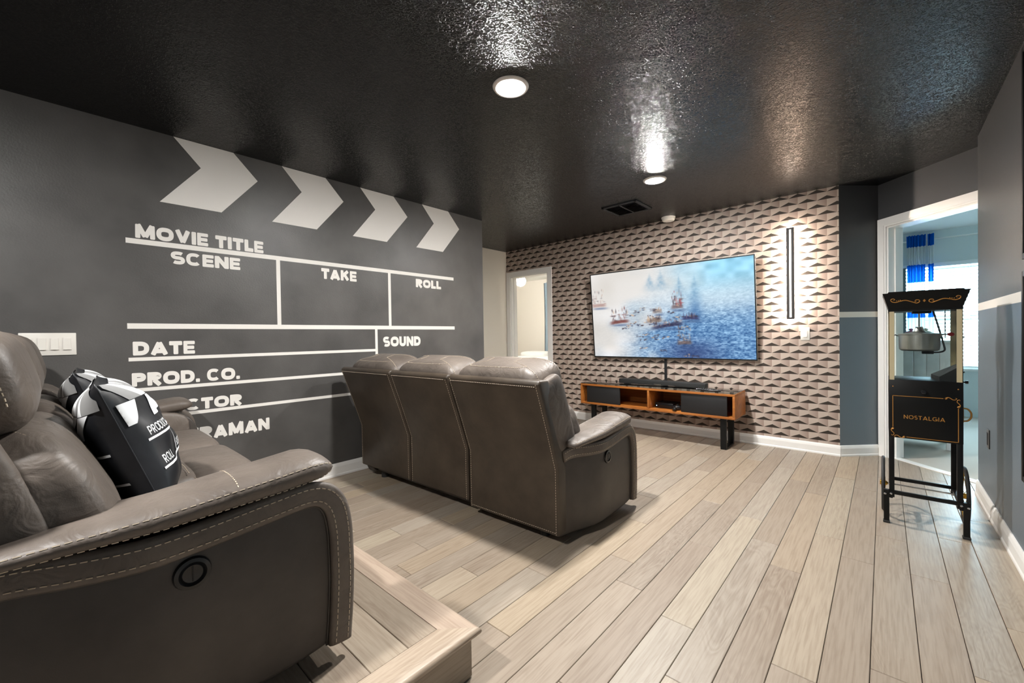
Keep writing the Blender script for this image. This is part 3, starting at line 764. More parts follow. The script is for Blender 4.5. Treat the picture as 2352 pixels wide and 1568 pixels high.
    return np.clip(img, 0, 255)/255
TW, TH = 1.852, 1.054
tv = empty('television', (-1.862,WT,.849), label='large flat television showing ships on a misty blue sea', cat='television')
tilt = math.asin(.09/TH)
def tvp(x, z, d): # local point on the tilted set: x across, z up the set, d out of its face
    return (x, -.05 - z*math.sin(tilt) - d*math.cos(tilt), z*math.cos(tilt) - d*math.sin(tilt))
def tbox(name, x0,x1,z0,z1,d0,d1, mt, bevel=0.0):
    vs = [tvp(x,z,d) for d in (d0,d1) for (x,z) in ((x0,z0),(x1,z0),(x1,z1),(x0,z1))]
    return MB().add(vs, [(0,3,2,1),(4,5,6,7),(0,1,5,4),(1,2,6,5),(2,3,7,6),(3,0,4,7)]).build(name, mt, tv, bevel=bevel)
tbox('body', -TW/2+.003,TW/2-.003,.003,TH-.003,-.030,-.004, M['matte_black'])
for (x0,x1,z0,z1) in ((-TW/2,TW/2,0,.012),(-TW/2,TW/2,TH-.010,TH),(-TW/2,-TW/2+.009,.012,TH-.010),(TW/2-.009,TW/2,.012,TH-.010)): tbox('bezel', x0,x1,z0,z1,-.010,.002, M['black_plastic'])
for (x0,x1,z0,z1) in ((-TW/2-.004,-TW/2,-.004,TH+.004),(TW/2,TW/2+.004,-.004,TH+.004),(-TW/2,TW/2,TH,TH+.004),(-TW/2,TW/2,-.004,0)): tbox('edge_trim', x0,x1,z0,z1,-.028,.001, M['silver'])
tbox('maker_plate', .30,.36,-.012,-.004,-.010,.000, M['silver'])
box('wall_bracket', (-.25,-.038,.35), (.25,-.001,.75), M['matte_black'], tv)
nx, ny = 420, 236
pic = screen_picture(nx, ny)
X, Z = np.meshgrid(np.linspace(-TW/2+.009,TW/2-.009,nx), np.linspace(.012,TH-.010,ny))
vs = [tvp(x,z,-.002) for x, z in zip(X.ravel(), Z.ravel())]
fs = [(j*nx+i, j*nx+i+1, (j+1)*nx+i+1, (j+1)*nx+i) for j in range(ny-1) for i in range(nx-1)]
so = MB(); so.v = vs; so.f = fs; so.mi = [0]*len(fs)
sm_ = bpy.data.materials.new('screen_glow'); sm_.use_nodes = True; b = sm_.node_tree.nodes['Principled BSDF']
at = sm_.node_tree.nodes.new('ShaderNodeAttribute'); at.attribute_name = 'picture'
sm_.node_tree.links.new(at.outputs['Color'], b.inputs['Emission Color']); b.inputs['Emission Strength'].default_value = .78
b.inputs['Base Color'].default_value = (.01,.01,.01,1); b.inputs['Roughness'].default_value = .25
so = so.build('screen', sm_, tv)
ca = so.data.color_attributes.new('picture', 'FLOAT_COLOR', 'POINT')
lp = np.where(pic <= .04045, pic/12.92, ((pic+.055)/1.055)**2.4).reshape(-1,3)
ca.data.foreach_set('color', np.concatenate([lp, np.ones((len(lp),1))], 1).astype(np.float32).ravel())
cc = MB().box((-1.892,WT-.014,.55), (-1.862,WT,.90)).build('cable_cover', M['matte_black'], bevel=.003)
tag(cc, 'black vertical cable cover running down the wallpaper under the television', 'cable cover')

# ================================================================== MEDIA CONSOLE
CX0, CX1, CY0, CY1, CZ0, CZ1 = -2.757, -1.048, 4.300, 4.700, .303, .545
cn = empty('media_console', ((CX0+CX1)/2,4.5,0), label='long low walnut media console with sliding black panels and black legs', cat='console')
ox, oy = (CX0+CX1)/2, 4.5
def cb(name, lo, hi, mt, bevel=.0015, parent=None): return box(name, (lo[0]-ox,lo[1]-oy,lo[2]), (hi[0]-ox,hi[1]-oy,hi[2]), mt, parent or cn, bevel)
T = .022
cb('top', (CX0,CY0,CZ1-T), (CX1,CY1,CZ1), M['walnut']); cb('bottom', (CX0,CY0,CZ0), (CX1,CY1,CZ0+T), M['walnut'])
cb('side', (CX0,CY0,CZ0+T), (CX0+T,CY1,CZ1-T), M['walnut']); cb('side', (CX1-T,CY0,CZ0+T), (CX1,CY1,CZ1-T), M['walnut'])
cb('divider', (-1.913,CY0+.002,CZ0+T), (-1.893,CY1,CZ1-T), M['walnut'])
cb('back', (CX0+T,CY1-.008,CZ0+T), (CX1-T,CY1,CZ1-T), M['walnut'], 0)
for (a,b_) in ((-2.675,-2.243),(-1.555,-1.120)):
    dp = cb('sliding_panel', (a,CY0+.012,CZ0+T+.001), (b_,CY0+.028,CZ1-T-.001), M['matte_black'])
gt = cb('glass_top', (CX0+.004,CY0+.004,CZ1+.001), (CX1-.004,CY1-.004,CZ1+.007), M['glass_smoke'], .001)
for lx in (-2.60,-1.16):
    lg = MB()
    lg.box((lx-.026-ox,4.325-oy,0),(lx+.026-ox,4.365-oy,CZ0)); lg.box((lx-.026-ox,4.580-oy,0),(lx+.026-ox,4.620-oy,CZ0)); lg.box((lx-.026-ox,4.365-oy,0),(lx+.026-ox,4.580-oy,.016))
    lg.box((lx-.026-ox,4.365-oy,CZ0-.016),(lx+.026-ox,4.580-oy,CZ0))
    lg.build('leg', M['black_metal'], cn, bevel=.003)
sb = empty('soundbar', (-1.86,4.545,CZ1+.0072), label='long black soundbar on the walnut media console', cat='soundbar')
MB().box((-.49,-.045,.004),(.49,.045,.058)).build('body', M['grille_black'], sb, bevel=.010, seg=3, smooth='auto')
box('display_strip', (-.06,-.0462,.012), (.02,-.0445,.020), M['silver'], sb); box('maker_mark', (.10,-.0462,.008), (.17,-.0445,.014), M['silver'], sb)
for sx in (-1,1): box('foot', (sx*.40-.03,-.03,0), (sx*.40+.03,.03,.005), M['rubber'], sb)
def remote(x, y, rz, label, L=.10, w=.021):
    r = empty('remote_control', (x,y,CZ1+.0072), rz, label, 'remote')
    MB().box((-L,-w,0),(L,w,.018)).build('body', M['black_plastic'], r, bevel=.006, seg=3, smooth='auto')
    for i in range(7):
        for j in (-1,0,1):
            if (i*3+j) % 4: MB().lathe([(.0045,.018),(.0045,.0205),(.001,.021)], c=(-L+.03+.022*i, j*.012, 0), n=10).build('button', M['grey_plate'], r)
    return r
remote(-1.345, 4.42, .35, 'black remote control lying askew behind another by the soundbar end', .095)
remote(-1.275, 4.365, .12, 'black remote control at the console front beside the soundbar', .085)
ot = empty('media_player', (-1.775,4.53,CZ0+T+.0005), label='small black media box with a blue light inside the console', cat='media player')
MB().box((-.10,-.11,0),(.10,.11,.055)).build('body', M['black_plastic'], ot, bevel=.006, smooth='auto')
box('indicator', (-.085,-.112,.02), (-.079,-.1095,.026), M['led_blue'], ot)
gp = empty('game_controller', (-1.60,4.40,CZ0+T+.0005), .5, 'black game controller with pale strips inside the console', 'game controller')
MB().puff((0,0,.03),(.075,.035,.025),(.7,.7)).build('body', M['black_plastic'], gp, smooth=True)
for sx in (-1,1):
    MB().puff((sx*.062,-.045,.026),(.022,.05,.022),(.8,.8)).build('grip', M['black_plastic'], gp, smooth=True)
    m = MB(); m.tube(crom([(sx*.045,-.08,.045),(sx*.04,-.03,.054),(sx*.03,.02,.055)]), .0035, 6); m.build('pale_strip', M['silver'], gp)
for sx in (-1,1): MB().lathe([(.009,.05),(.008,.062),(.011,.066),(.001,.068)], c=(sx*.022,-.012,0), n=14).build('thumb_stick', M['rubber'], gp)

# ================================================================== SOFAS (local: x across, y forward, z up; y = 0 lies .1 m in front of the photo datum)
SY = -.10
def lerp_path(pts, n=8):
    return [(a[0]+(b[0]-a[0])*k/n, a[1]+(b[1]-a[1])*k/n) for a, b in zip(pts, pts[1:]) for k in range(n)] + [pts[-1]]
def puff_pt(c, hs, e, rx, ph, th, lift=.001):
    sp = lambda v, e_: math.copysign(abs(v)**e_, v)
    ph, th = math.radians(ph), math.radians(th); cp = sp(math.cos(ph), e[0])
    p = Vector((cp*sp(math.cos(th),e[1])*(hs[0]+lift), cp*sp(math.sin(th),e[1])*(hs[1]+lift), sp(math.sin(ph),e[0])*(hs[2]+lift)))
    return Matrix.Rotation(rx,3,'X') @ p + Vector(c)
def make_sofa():
    root = empty('recliner_sofa', (0,0,0))
    P = lambda x, v, w: (x, v+SY, w)
    panel_top = [(-.17,.452),(-.08,.466),(.02,.459),(.144,.458),(.365,.480),(.50,.490),(.535,.470),(.553,.425),(.56,.30),(.556,.05)]
    # outer outline of the arm: top height and bottom height along v
    top = [(-.175,.34),(-.165,.47),(-.15,.500),(-.08,.516),(.02,.512),(.144,.516),(.30,.528),(.42,.540),(.48,.546),(.515,.540),(.545,.520),(.566,.485),(.580,.44),(.588,.40),(.592,.34)]
    bot = [(-.175,.075),(-.165,.050),(-.15,.042),(.44,.040),(.50,.046),(.54,.052),(.580,.058),(.592,.07)]
    def xo(v): t = max(0,min(1,(v+.175)/.33)); t = t*t*(3-2*t); return 1.050-.085*(1-t)
    for sx in (1,-1):
        # body of the arm, lofted along its length
        vsamp = [-.175,-.170,-.163,-.15,-.12,-.06,0,.08,.16,.24,.32,.40,.46,.50,.52,.54,.556,.568,.578,.586,.592]
        rings = []
        for v in vsamp:
            t, b_ = interp(top, v)-.012, interp(bot, v); X1 = xo(v)-.016; X0 = .845
            rr = .018; ring = []
            for (cx, cz, a0) in ((X1-rr, t-rr, 0), (X0+rr, t-rr, 90), (X0+rr, b_+rr, 180), (X1-rr, b_+rr, 270)):
                for k in range(5):
                    a = math.radians(a0+90*k/4); ring.append(P(sx*(cx+rr*math.cos(a)), v, cz+rr*math.sin(a)))
            rings.append(ring)
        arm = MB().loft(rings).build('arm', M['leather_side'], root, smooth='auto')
        # raised border running along the top and down the front edge
        path = [(-.150,.476),(-.08,.490),(.02,.486),(.144,.485),(.25,.492),(.365,.505),(.45,.514),(.490,.514),(.522,.504),(.545,.482),(.560,.45),(.569,.40),(.572,.34),(.573,.25),(.568,.15),(.560,.052)]
        path = crom([(v,w,0) for v,w in path], 5); rings = []
        for i, p in enumerate(path):
            d = (path[min(i+1,len(path)-1)]-path[max(i-1,0)]).normalized(); n = Vector((-d.y,d.x,0)); ring = []
            for k in range(14):
                a = 2*math.pi*k/14; c_, s_ = math.cos(a), math.sin(a)
                q = p + n*(.004+.035*math.copysign(abs(c_)**.6,c_)); ring.append(P(sx*(xo(p.x)-.010+.014*math.copysign(abs(s_)**.6,s_)), q.x, q.y))
            rings.append(ring)
        MB().loft(rings).build('border_band', M['leather'], arm, smooth=True)
        for off in (-.014,.022):
            pts = []
            for i, p in enumerate(path):
                d = (path[min(i+1,len(path)-1)]-path[max(i-1,0)]).normalized(); q = p+Vector((-d.y,d.x,0))*off
                pts.append(P(sx*(xo(p.x)+.0042), q.x, q.y))
            stitch(pts, (sx,0,0), 'stitching', arm)
        MB().puff(P(sx*.862,.205,.430),(.042,.335,.130),(.5,.3)).build('inner_panel', M['leather'], arm, smooth=True)
        # dark welt between panel and border
        pts = []
        for i, p in enumerate(path):
            d = (path[min(i+1,len(path)-1)]-path[max(i-1,0)]).normalized(); q = p-Vector((-d.y,d.x,0))*.033
            pts.append(P(sx*(xo(p.x)-.015), q.x, q.y))
        MB().tube(pts, .0035, 6).build('welt', M['leather_side'], arm, smooth=True)
        # padded arm rest
        low = [(-.12,.520),(-.076,.525),(.145,.525),(.40,.535),(.525,.547),(.56,.554)]
        crest = [(-.12,.562),(-.076,.567),(.145,.585),(.40,.615),(.50,.627),(.54,.621),(.56,.606)]
        rings = []; rows = {}
        vs_ = [-.125,-.122,-.115,-.10,-.07] + [-.04+.05*i for i in range(11)] + [.490,.515,.533,.546,.555,.561,.563]
        for v in vs_:
            t = 0.0
            if v < -.10: t = (-.10-v)/.025
            if v > .49: t = (v-.49)/.073
            k = math.sqrt(max(.0,1-t*t))*.9+.1 if t > 0 else 1.0
            lo_, hi_ = interp(low, v), interp(crest, v); cz, hz = (lo_+hi_)/2, (hi_-lo_)/2*(.35+.65*k); hx = .108*(.55+.45*k); cx = .947-.030*(1-min(1,(v+.175)/.33))
            ring = []
            for q in range(24):
                a = 2*math.pi*q/24; c_, s_ = math.cos(a), math.sin(a)
                x_ = cx+hx*math.copysign(abs(c_)**.80,c_); z_ = cz+hz*math.copysign(abs(s_)**(.90 if s_ > 0 else .5),s_)
                ring.append(P(sx*x_, v, z_)); 
            rings.append(ring)
            for nm, ang in (('a',22),('b',-26)):
                c_, s_ = math.cos(math.radians(ang)), math.sin(math.radians(ang))
                rows.setdefault(nm, []).append(P(sx*(cx+hx*abs(c_)**.80+.0008), v, cz+hz*math.copysign(abs(s_)**(.90 if s_ > 0 else .5), s_)))
        pad = MB().loft(rings).build('arm_pad', M['leather'], arm, smooth=True)
        stitch(rows['a'][2:-2], (sx,0,.5), 'stitching', arm); stitch(rows['b'][2:-2], (sx,0,-.3), 'stitching', arm)
        pp = [(x+sx*.0005,y,(z+z2)/2) for (x,y,z),(_,_,z2) in zip(rows['a'],rows['b'])]; MB().tube(pp[1:-1], .0030, 6).build('piping', M['leather_side'], arm, smooth=True)
        # cross seam on the pad
        i = 12; stitch([rings[i][q] for q in range(2,12)], (0,0,1), 'stitching', arm, dash=.007, gap=.004)
        # recliner button
        bt = MB().lathe([(.001,.006),(.020,.007),(.024,.004),(.028,.010),(.036,.009),(.0385,.002),(.0385,-.004)], c=(0,0,0), axis='x', n=32)
        bt.v = [P(sx*(x+xo(.21)-.0155), y+.212, z+.410) for x,y,z in bt.v]
        bt = bt.build('recline_button', M['black_plastic'], arm, smooth='auto')
        box('button_bar', P(sx*(xo(.21)-.0085)-.001, .2105, .392), P(sx*(xo(.21)-.0085)+.001, .2135, .428), M['matte_black'], arm)
    # base between the arms
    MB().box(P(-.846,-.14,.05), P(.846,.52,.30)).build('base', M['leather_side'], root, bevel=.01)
    for sx in (-1,1):
        for v in (-.10,.45): MB().lathe([(.03,0),(.03,.045),(.02,.05)], c=P(sx*.80,v,0), n=16).build('glide_foot', M['rubber'], root)
    # three seats
    for (x0,x1) in ((-.842,-.290),(-.286,.286),(.290,.842)):
        cx, hx = (x0+x1)/2, (x1-x0)/2
        st = MB(); st.puff(P(cx,.165,.340),(hx,.235,.106),(.38,.30),rx=.05); st.puff(P(cx,.465,.350),(hx,.125,.108),(.55,.28))
        st = st.build('seat_cushion', M['leather'], root, smooth=True)
        stitch([P(cx-hx*.86+hx*1.72*k/10,.345,.452+.006*math.sin(k)) for k in range(11)], (0,0,1), 'stitching', st)
        MB().puff(P(cx,.535,.20),(hx,.045,.145),(.3,.2)).build('footrest_front', M['leather'], root, smooth=True)
    # three back units
    for i, (x0,x1) in enumerate(((-.985,-.325),(-.315,.280),(.290,.962))):
        cx, hx = (x0+x1)/2, (x1-x0)/2
        z0 = .062 if i == 2 else .092
        prof = [(-.200,z0),(-.202,.42),(-.270,.62),(-.368,.888),(-.352,.908),(-.275,.905),(-.12,.42),(-.12,z0)]
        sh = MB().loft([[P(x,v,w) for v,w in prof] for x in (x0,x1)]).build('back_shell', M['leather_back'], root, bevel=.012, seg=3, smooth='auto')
        for xe, sg in ((x0+.018,-1),(x1-.018,1)):
            stitch([P(xe,v-.0012,w) for v,w in lerp_path(prof[:4])], (0,-1,.2), 'stitching', sh, dash=.008, gap=.006, w=.0010)
        stitch([P(x0+.02+(x1-x0-.04)*k/12,-.3705,.876) for k in range(13)], (0,-1,.4), 'stitching', sh, dash=.008, gap=.006)
        if i == 2: stitch([P(x0+.02+(x1-x0-.04)*k/12,-.2016,z0+.018) for k in range(13)], (0,-1,0), 'stitching', sh, dash=.008, gap=.006)
        # side gusset seen on the outer ends
        # lumbar cushion and head cushion
        def sag(p, n): return (p.x, p.y*(1-.10*n[2]), p.z)
        lum = MB().puff(P(cx,-.070,.570),(hx-.012,.158,.195),(.58,.24),rx=.36,fn=sag).build('back_cushion', M['leather'], root, smooth=True)
        RX = Matrix.Rotation(.36, 3, 'X')
        for sg in (-1,1):
            rows = []
            for k in range(17):
                ph = math.radians(-25+95*k/16); cp = math.cos(ph)**.58; yy = cp*math.sin(math.radians(28))**.24; zz = math.copysign(abs(math.sin(ph))**.58, math.sin(ph))
                p = Vector((sg*(hx-.012)*cp*math.cos(math.radians(28))**.24*.97, .158*yy*(1-.10*zz)+.001, .195*zz)); q = RX @ p
                rows.append(P(cx+q.x, -.070+q.y, .570+q.z))
            stitch(rows, (0,1,.3), 'stitching', lum, dash=.011, gap=.006)
        if i != 1:
            MB().puff(P((x1-.030) if i == 2 else (x0+.030),-.165,.690),(.034,.108,.235),(.45,.6),rx=.36).build('side_bolster', M['leather'], root, smooth=True)
        if i == 0: x0 += .045
        if i == 2: x1 -= .045
        cx, hx = (x0+x1)/2, (x1-x0)/2
        hd = MB(); hd.puff(P(cx,-.176,.865),(hx-.004,.142,.136),(.62,.26),rx=.25)
        hd = hd.build('head_cushion', M['leather'], root, smooth=True)
        hc, hh_, he, hr = P(cx,-.176,.865), (hx-.004,.142,.136), (.62,.26), .25
        stitch([puff_pt(hc,hh_,he,hr,58,-172+164*k/40) for k in range(41)], (0,-.4,1), 'stitching', hd, dash=.008, gap=.005)
        for t0 in (14,166):
            rows = [puff_pt(hc,hh_,he,hr,-15+95*k/14,-t0) for k in range(15)] + [puff_pt(hc,hh_,he,hr,80-95*k/14,t0) for k in range(15)]
            stitch(rows, (0,0,1), 'stitching', hd, dash=.007, gap=.005)
    return root
sofa = make_sofa()
sofa.location = (-2.272,.10,PT)
tag(sofa, 'brown leather recliner sofa standing on the plank platform with clapperboard pillows', 'sofa', 'leather recliner sofas')
sofa2 = copy_tree(sofa); sofa2.location = (-2.250,2.030,0); sofa2.rotation_euler = (0,0,math.radians(2.2))
tag(sofa2, 'brown leather recliner sofa on the floor facing the television, its back to the platform', 'sofa', 'leather recliner sofas')

# ================================================================== PILLOWS
def make_pillow(loc, xs, xt, label, S=.215, T=.10):
    r = empty('clapperboard_pillow', loc, label=label, cat='pillow', group='clapperboard pillows')
    xs = Vector(xs).normalized(); xt = (Vector(xt)-xs*Vector(xt).dot(xs)).normalized(); xn = xs.cross(xt)
    r.matrix_world = Matrix.Translation(loc) @ Matrix((xs,xt,xn)).transposed().to_4x4()
    def surf(s, t, side, off=0.0):
        k = max(0.0,(1-abs(s)**2.6))**.55*max(0.0,(1-abs(t)**2.6))**.55
        wr = .006*math.sin(7*s+3*t)*k + .005*math.sin(9*t-4*s)*k
        x = S*s*(1-.07*(1-t*t)); y = S*t*(1-.07*(1-s*s))
        return (x, y, side*(T*k+off+.0005) + wr)
    n = 34; m = MB()
    for side in (1,-1):
        vs = [surf(-1+2*i/n, -1+2*j/n, side) for j in range(n+1) for i in range(n+1)]
        fs = [(j*(n+1)+i, j*(n+1)+i+1, (j+1)*(n+1)+i+1, (j+1)*(n+1)+i)[::side] for j in range(n) for i in range(n)]
        m.add(vs, fs)
    m.build('cover', M['pillow_black'], r, smooth=True)
    pts = [(-1+2*k/20,-1) for k in range(21)] + [(1,-1+2*k/20) for k in range(1,21)] + [(1-2*k/20,1) for k in range(1,21)] + [(-1,1-2*k/20) for k in range(1,21)]
    MB().tube([surf(s,t,1) for s,t in pts], .0028, 6).build('edge_piping', M['pillow_black'], r, smooth=True)
    def patch(quad, side, mt, name, nn=18, parent=None):
        mm = MB(); vs = []
        for j in range(nn+1):
            for i in range(nn+1):
                a, b = i/nn, j/nn
                s = quad[0][0]*(1-a)*(1-b)+quad[1][0]*a*(1-b)+quad[2][0]*a*b+quad[3][0]*(1-a)*b
                t = quad[0][1]*(1-a)*(1-b)+quad[1][1]*a*(1-b)+quad[2][1]*a*b+quad[3][1]*(1-a)*b
                vs.append(surf(max(-.985,min(.985,s*side)), max(-.985,min(.985,t)), side, .0026))
        mm.add(vs, [(j*(nn+1)+i, j*(nn+1)+i+1, (j+1)*(nn+1)+i+1, (j+1)*(nn+1)+i) for j in range(nn) for i in range(nn)])
        return mm.build(name, mt, r, smooth=True)
    for side in (1,-1):
        for (ta, tb, sk, w_, seq) in ((.34,.66,.20,.27,'wbwbwbw'),(.67,.98,-.20,.27,'gwgwgwg')):
            for q, cc_ in enumerate(seq):
                a_ = -1.02+w_*q+(.0 if sk > 0 else .20)-(.18 if sk > 0 else 0); b_ = a_+w_
                if cc_ != 'b' and b_+max(sk,0) > -.97 and a_+min(sk,0) < .97:
                    patch([(a_,ta),(b_,ta),(b_+sk,tb),(a_+sk,tb)], side, M['print_white' if cc_ == 'w' else 'print_grey'], 'printed_stripe')
        for (t_, sa, sb_) in ((.06,-.92,.92),(-.40,-.92,.92)):
            patch([(sa,t_-.018),(sb_,t_-.018),(sb_,t_+.018),(sa,t_+.018)], side, M['print_white'], 'printed_line', 16)
        for sv in (-.22,.34): patch([(sv-.012,-.40),(sv+.012,-.40),(sv+.012,.06),(sv-.012,.06)], side, M['print_white'], 'printed_line', 8)
        for (tx, s0, t0, hgt) in (('PRODUCTION',-.88,.11,.13),('ROLL',-.88,-.35,.13),('SCENE',-.14,-.35,.13),('TAKE',.50,-.35,.13)):
            polys, L = word_polys(tx, .17, .12, .1); k = hgt*.46
            mm = MB()
            for q_, pl_ in enumerate(polys): mm.add([surf((s0+px*k)*side, t0+py*hgt, side, .0014+4e-5*(q_%9)) for px,py in pl_], [tuple(range(len(pl_)))])
            mm.build('printed_lettering', M['print_white'], r)
    return r
make_pillow((-1.885,.165,.800), (1,-.06,.0), (0,-.34,.94), 'plump black clapperboard pillow with white and grey stripes standing on edge on the sofa', S=.225, T=.105)
make_pillow((-2.42,.130,.815), (1,-.05,.0), (0,-.34,.94), 'black clapperboard pillow tucked behind another nearer the black wall', S=.220, T=.095)

# ================================================================== POPCORN CART
pc = empty('popcorn_cart', (.169,3.415,0), label='black vintage popcorn cart with gold scrolls, cream posts and steel kettle', cat='popcorn machine')
ax, ay = .169, 3.415
X0, X1, Y0, Y1 = .021-ax, .317-ax, 3.270-ay, 3.560-ay
def pb(name, lo, hi, mt, parent=None, bevel=.0015): return box(name, lo, hi, M[mt], parent or pc, bevel)
# canopy: flared tray with raised panels
def frustum(x0,x1,y0,y1,z0,X0_,X1_,Y0_,Y1_,z1): return [[(x0,y0,z0),(x1,y0,z0),(x1,y1,z0),(x0,y1,z0)],[(X0_,Y0_,z1),(X1_,Y0_,z1),(X1_,Y1_,z1),(X0_,Y1_,z1)]]
fl = .026
r0 = frustum(X0,X1,Y0,Y1,1.252, X0-fl,X1+fl,Y0-fl,Y1+fl,1.345)
canopy = MB().loft(r0).build('canopy', M['black_metal'], pc)
MB().box((X0-.001,Y0-.001,1.240),(X1+.001,Y1+.001,1.252)).build('canopy_lip', M['black_metal'], canopy)
for sg, yy in ((1,Y0-fl),(-1,Y1+fl)):
    q0, q1 = sorted((yy-sg*.001, yy+sg*.006)); q2, q3 = sorted((yy-sg*.003, yy+sg*.004))
    MB().loft([[(X0-.004,q0,1.345),(X1+.004,q0,1.345),(X1+.004,q1,1.345),(X0-.004,q1,1.345)],[(X0,q2,1.352),(X1,q2,1.352),(X1,q3,1.352),(X0,q3,1.352)]]).build('canopy_crest', M['black_metal'], canopy)
def cface(x, z, o=.0012):   # point on the sloping canopy front
    k = (z-1.252)/.093; return (x, Y0-fl*k-o, z)
def scroll(pts, name, parent, r=.0022, fn=None, taper=True):
    q = crom([(a,b,0) for a,b in pts], 8); n = len(q)
    rr = [r*(.45+.9*math.sin(math.pi*i/(n-1))) if taper else r for i in range(n)]
    m = MB(); m.tube([fn(p.x,p.y) for p in q], rr, 6); return m.build(name, M['gold'], parent, smooth=True)
for sx in (-1,1):
    base = [(.026,1.292),(.034,1.288),(.036,1.296),(.028,1.301),(.018,1.298),(.022,1.306)]
    pts = [(.030,1.293),(.037,1.291),(.034,1.300),(.022,1.300),(.019,1.290),(.030,1.283),(.045,1.289),(.075,1.301),(.100,1.297),(.118,1.292),(.134,1.297),(.138,1.308),(.128,1.313),(.121,1.307),(.129,1.304)]
    scroll([(sx*a,b) for a,b in pts], 'gold_scroll', canopy, fn=lambda a,b: cface(a,b))
    for k in range(3): MB().puff(cface(sx*(.098+.008*k),1.303-.001*k),(.0022,.0008,.0022),(1,1),nu=8,nv=6).build('gold_dot', M['gold'], canopy)
m = MB(); m.add([cface(0,1.287,.0015),cface(.006,1.295,.0015),cface(0,1.303,.0015),cface(-.006,1.295,.0015),cface(0,1.287,0),cface(.006,1.295,0),cface(0,1.303,0),cface(-.006,1.295,0)], [(0,1,2,3),(0,4,5,1),(1,5,6,2),(2,6,7,3),(3,7,4,0)]); m.build('gold_diamond', M['gold'], canopy)
# glass box
PWD = .024
for (x,y) in ((X0,Y0),(X1-PWD,Y0),(X0,Y1-PWD),(X1-PWD,Y1-PWD)):
    p_ = MB(); fx = x if x < 0 else x+PWD-.003; fy = y if y < 0 else y+PWD-.003
    p_.box((x,fy,.797),(x+PWD,fy+.003,1.240)); p_.box((fx,y,.797),(fx+.003,y+PWD,1.240))
    post = p_.build('post', M['post_cream'], pc)
    if y < 0: MB().lathe([(.0035,0),(.003,-.002),(.001,-.003)], c=(x+.018 if x < 0 else x+.006, y, .806), axis='y', n=10).build('rivet', M['gold'], post)
pb('glass_pane', (X0+PWD,Y0+.004,.845), (X1-PWD,Y0+.006,1.240), 'glass', bevel=0)
for x in (X0+.004,X1-.006): pb('glass_pane', (x,Y0+PWD,.845), (x+.002,Y1-PWD,1.240), 'glass', bevel=0)
pb('glass_pane', (X0+PWD,Y1-.006,.845), (X1-PWD,Y1-.004,1.240), 'glass', bevel=0)
pb('drop_shelf', (X0+.004,Y0+.008,.838), (X1-.004,Y1-.004,.843), 'steel')
m = MB(); m.add([(.062,-.10,.845),(X1-.006,-.10,.845),(X1-.006,-.10,.930),(.04,.09,.845),(X1-.006,.09,.845),(X1-.006,.09,.930),(.062,-.10,.868),(.04,.09,.868)], [(0,1,2,6),(3,7,5,4),(6,2,5,7),(0,6,7,3)]); m.build('chute', M['matte_black'], pc)
# kettle
kt = MB().lathe([(.002,1.010),(.076,1.010),(.085,1.018),(.088,1.040),(.088,1.104),(.092,1.106),(.092,1.110),(.086,1.110),(.03,1.120),(.022,1.126),(.016,1.150),(.012,1.150)], c=(-.015,-.02,0), n=40).build('kettle', M['steel'], pc, smooth='auto')
MB().lathe([(.0045,1.145),(.0045,1.252)], c=(-.015,-.02,0), n=14).build('stir_rod', M['silver'], kt, smooth='auto')
MB().lathe([(.012,1.226),(.014,1.229),(.012,1.232)], c=(-.015,-.02,0), n=16).build('collar', M['matte_black'], kt)
MB().box((-.004,-.045,.992),(.044,.005,1.010)).build('heater_box', M['matte_black'], kt, bevel=.003)
for sx in (-1,1): MB().tube([(-.015+sx*.088,-.02,1.098),(-.015+sx*.104,-.02,1.104),(-.015+sx*.108,-.02,1.094)], .0035, 8).build('pivot_pin', M['silver'], kt)
MB().tube(crom([(.044,-.02,1.000),(.072,-.02,1.003),(.088,-.02,1.014),(.086,-.02,1.04),(.070,-.015,1.12),(.055,-.01,1.19),(.044,0,1.24)],6), .0045, 8).build('power_cable', M['rubber'], kt, smooth=True)
MB().tube([(.091,-.01,1.245),(.091,-.012,1.15),(.091,-.014,1.085)], .0025, 8).build('lift_chain', M['silver'], kt)
MB().tube([(.078,-.02,1.104),(.100,-.02,1.104)], .003, 8).build('tilt_arm', M['silver'], kt)
MB().puff((.113,-.02,1.104),(.015,.011,.011),(1,1),nu=16,nv=10).build('red_knob', M['red_plastic'], kt, smooth=True)
pb('motor_housing', (-.045,-.05,1.228), (.035,.03,1.240), 'matte_black')
# cabinet
cabt = pb('cabinet', (X0-.001,Y0-.001,.508), (X1+.001,Y1+.001,.845), 'black_metal', bevel=.003)
CY = Y0-.0014
def cf(x, z, o=.0006): return (x, CY-o, z)
FX0, FX1, FZ0, FZ1 = .038-ax, .299-ax, .518, .752
def bar(a, b, w=.0016):
    m = MB(); x0, x1 = min(a[0],b[0])-w, max(a[0],b[0])+w; z0, z1 = min(a[1],b[1])-w, max(a[1],b[1])+w
    m.box((x0,CY-.0008,z0),(x1,CY,z1)); m.build('gold_line', M['gold'], cabt)
bar((FX0,FZ1),(FX1-.058,FZ1)); bar((FX0,FZ1),(FX0,FZ0+.052)); bar((FX1,FZ0),(FX1,FZ1-.052)); bar((FX1,FZ0),(FX0+.058,FZ0))
sw = [(0,0),(.006,.006),(.010,.001),(.004,-.003),(.012,.007),(.022,.004),(.032,-.004),(.042,-.003),(.046,.004),(.040,.006)]
scroll([(FX1-.052+a, FZ1+b) for a,b in sw], 'gold_scroll', cabt, .0017, cf); scroll([(FX1+b, FZ1-.048+a) for a,b in sw], 'gold_scroll', cabt, .0017, cf)
scroll([(FX0+.052-a, FZ0-b) for a,b in sw], 'gold_scroll', cabt, .0017, cf); scroll([(FX0-b, FZ0+.048-a) for a,b in sw], 'gold_scroll', cabt, .0017, cf)
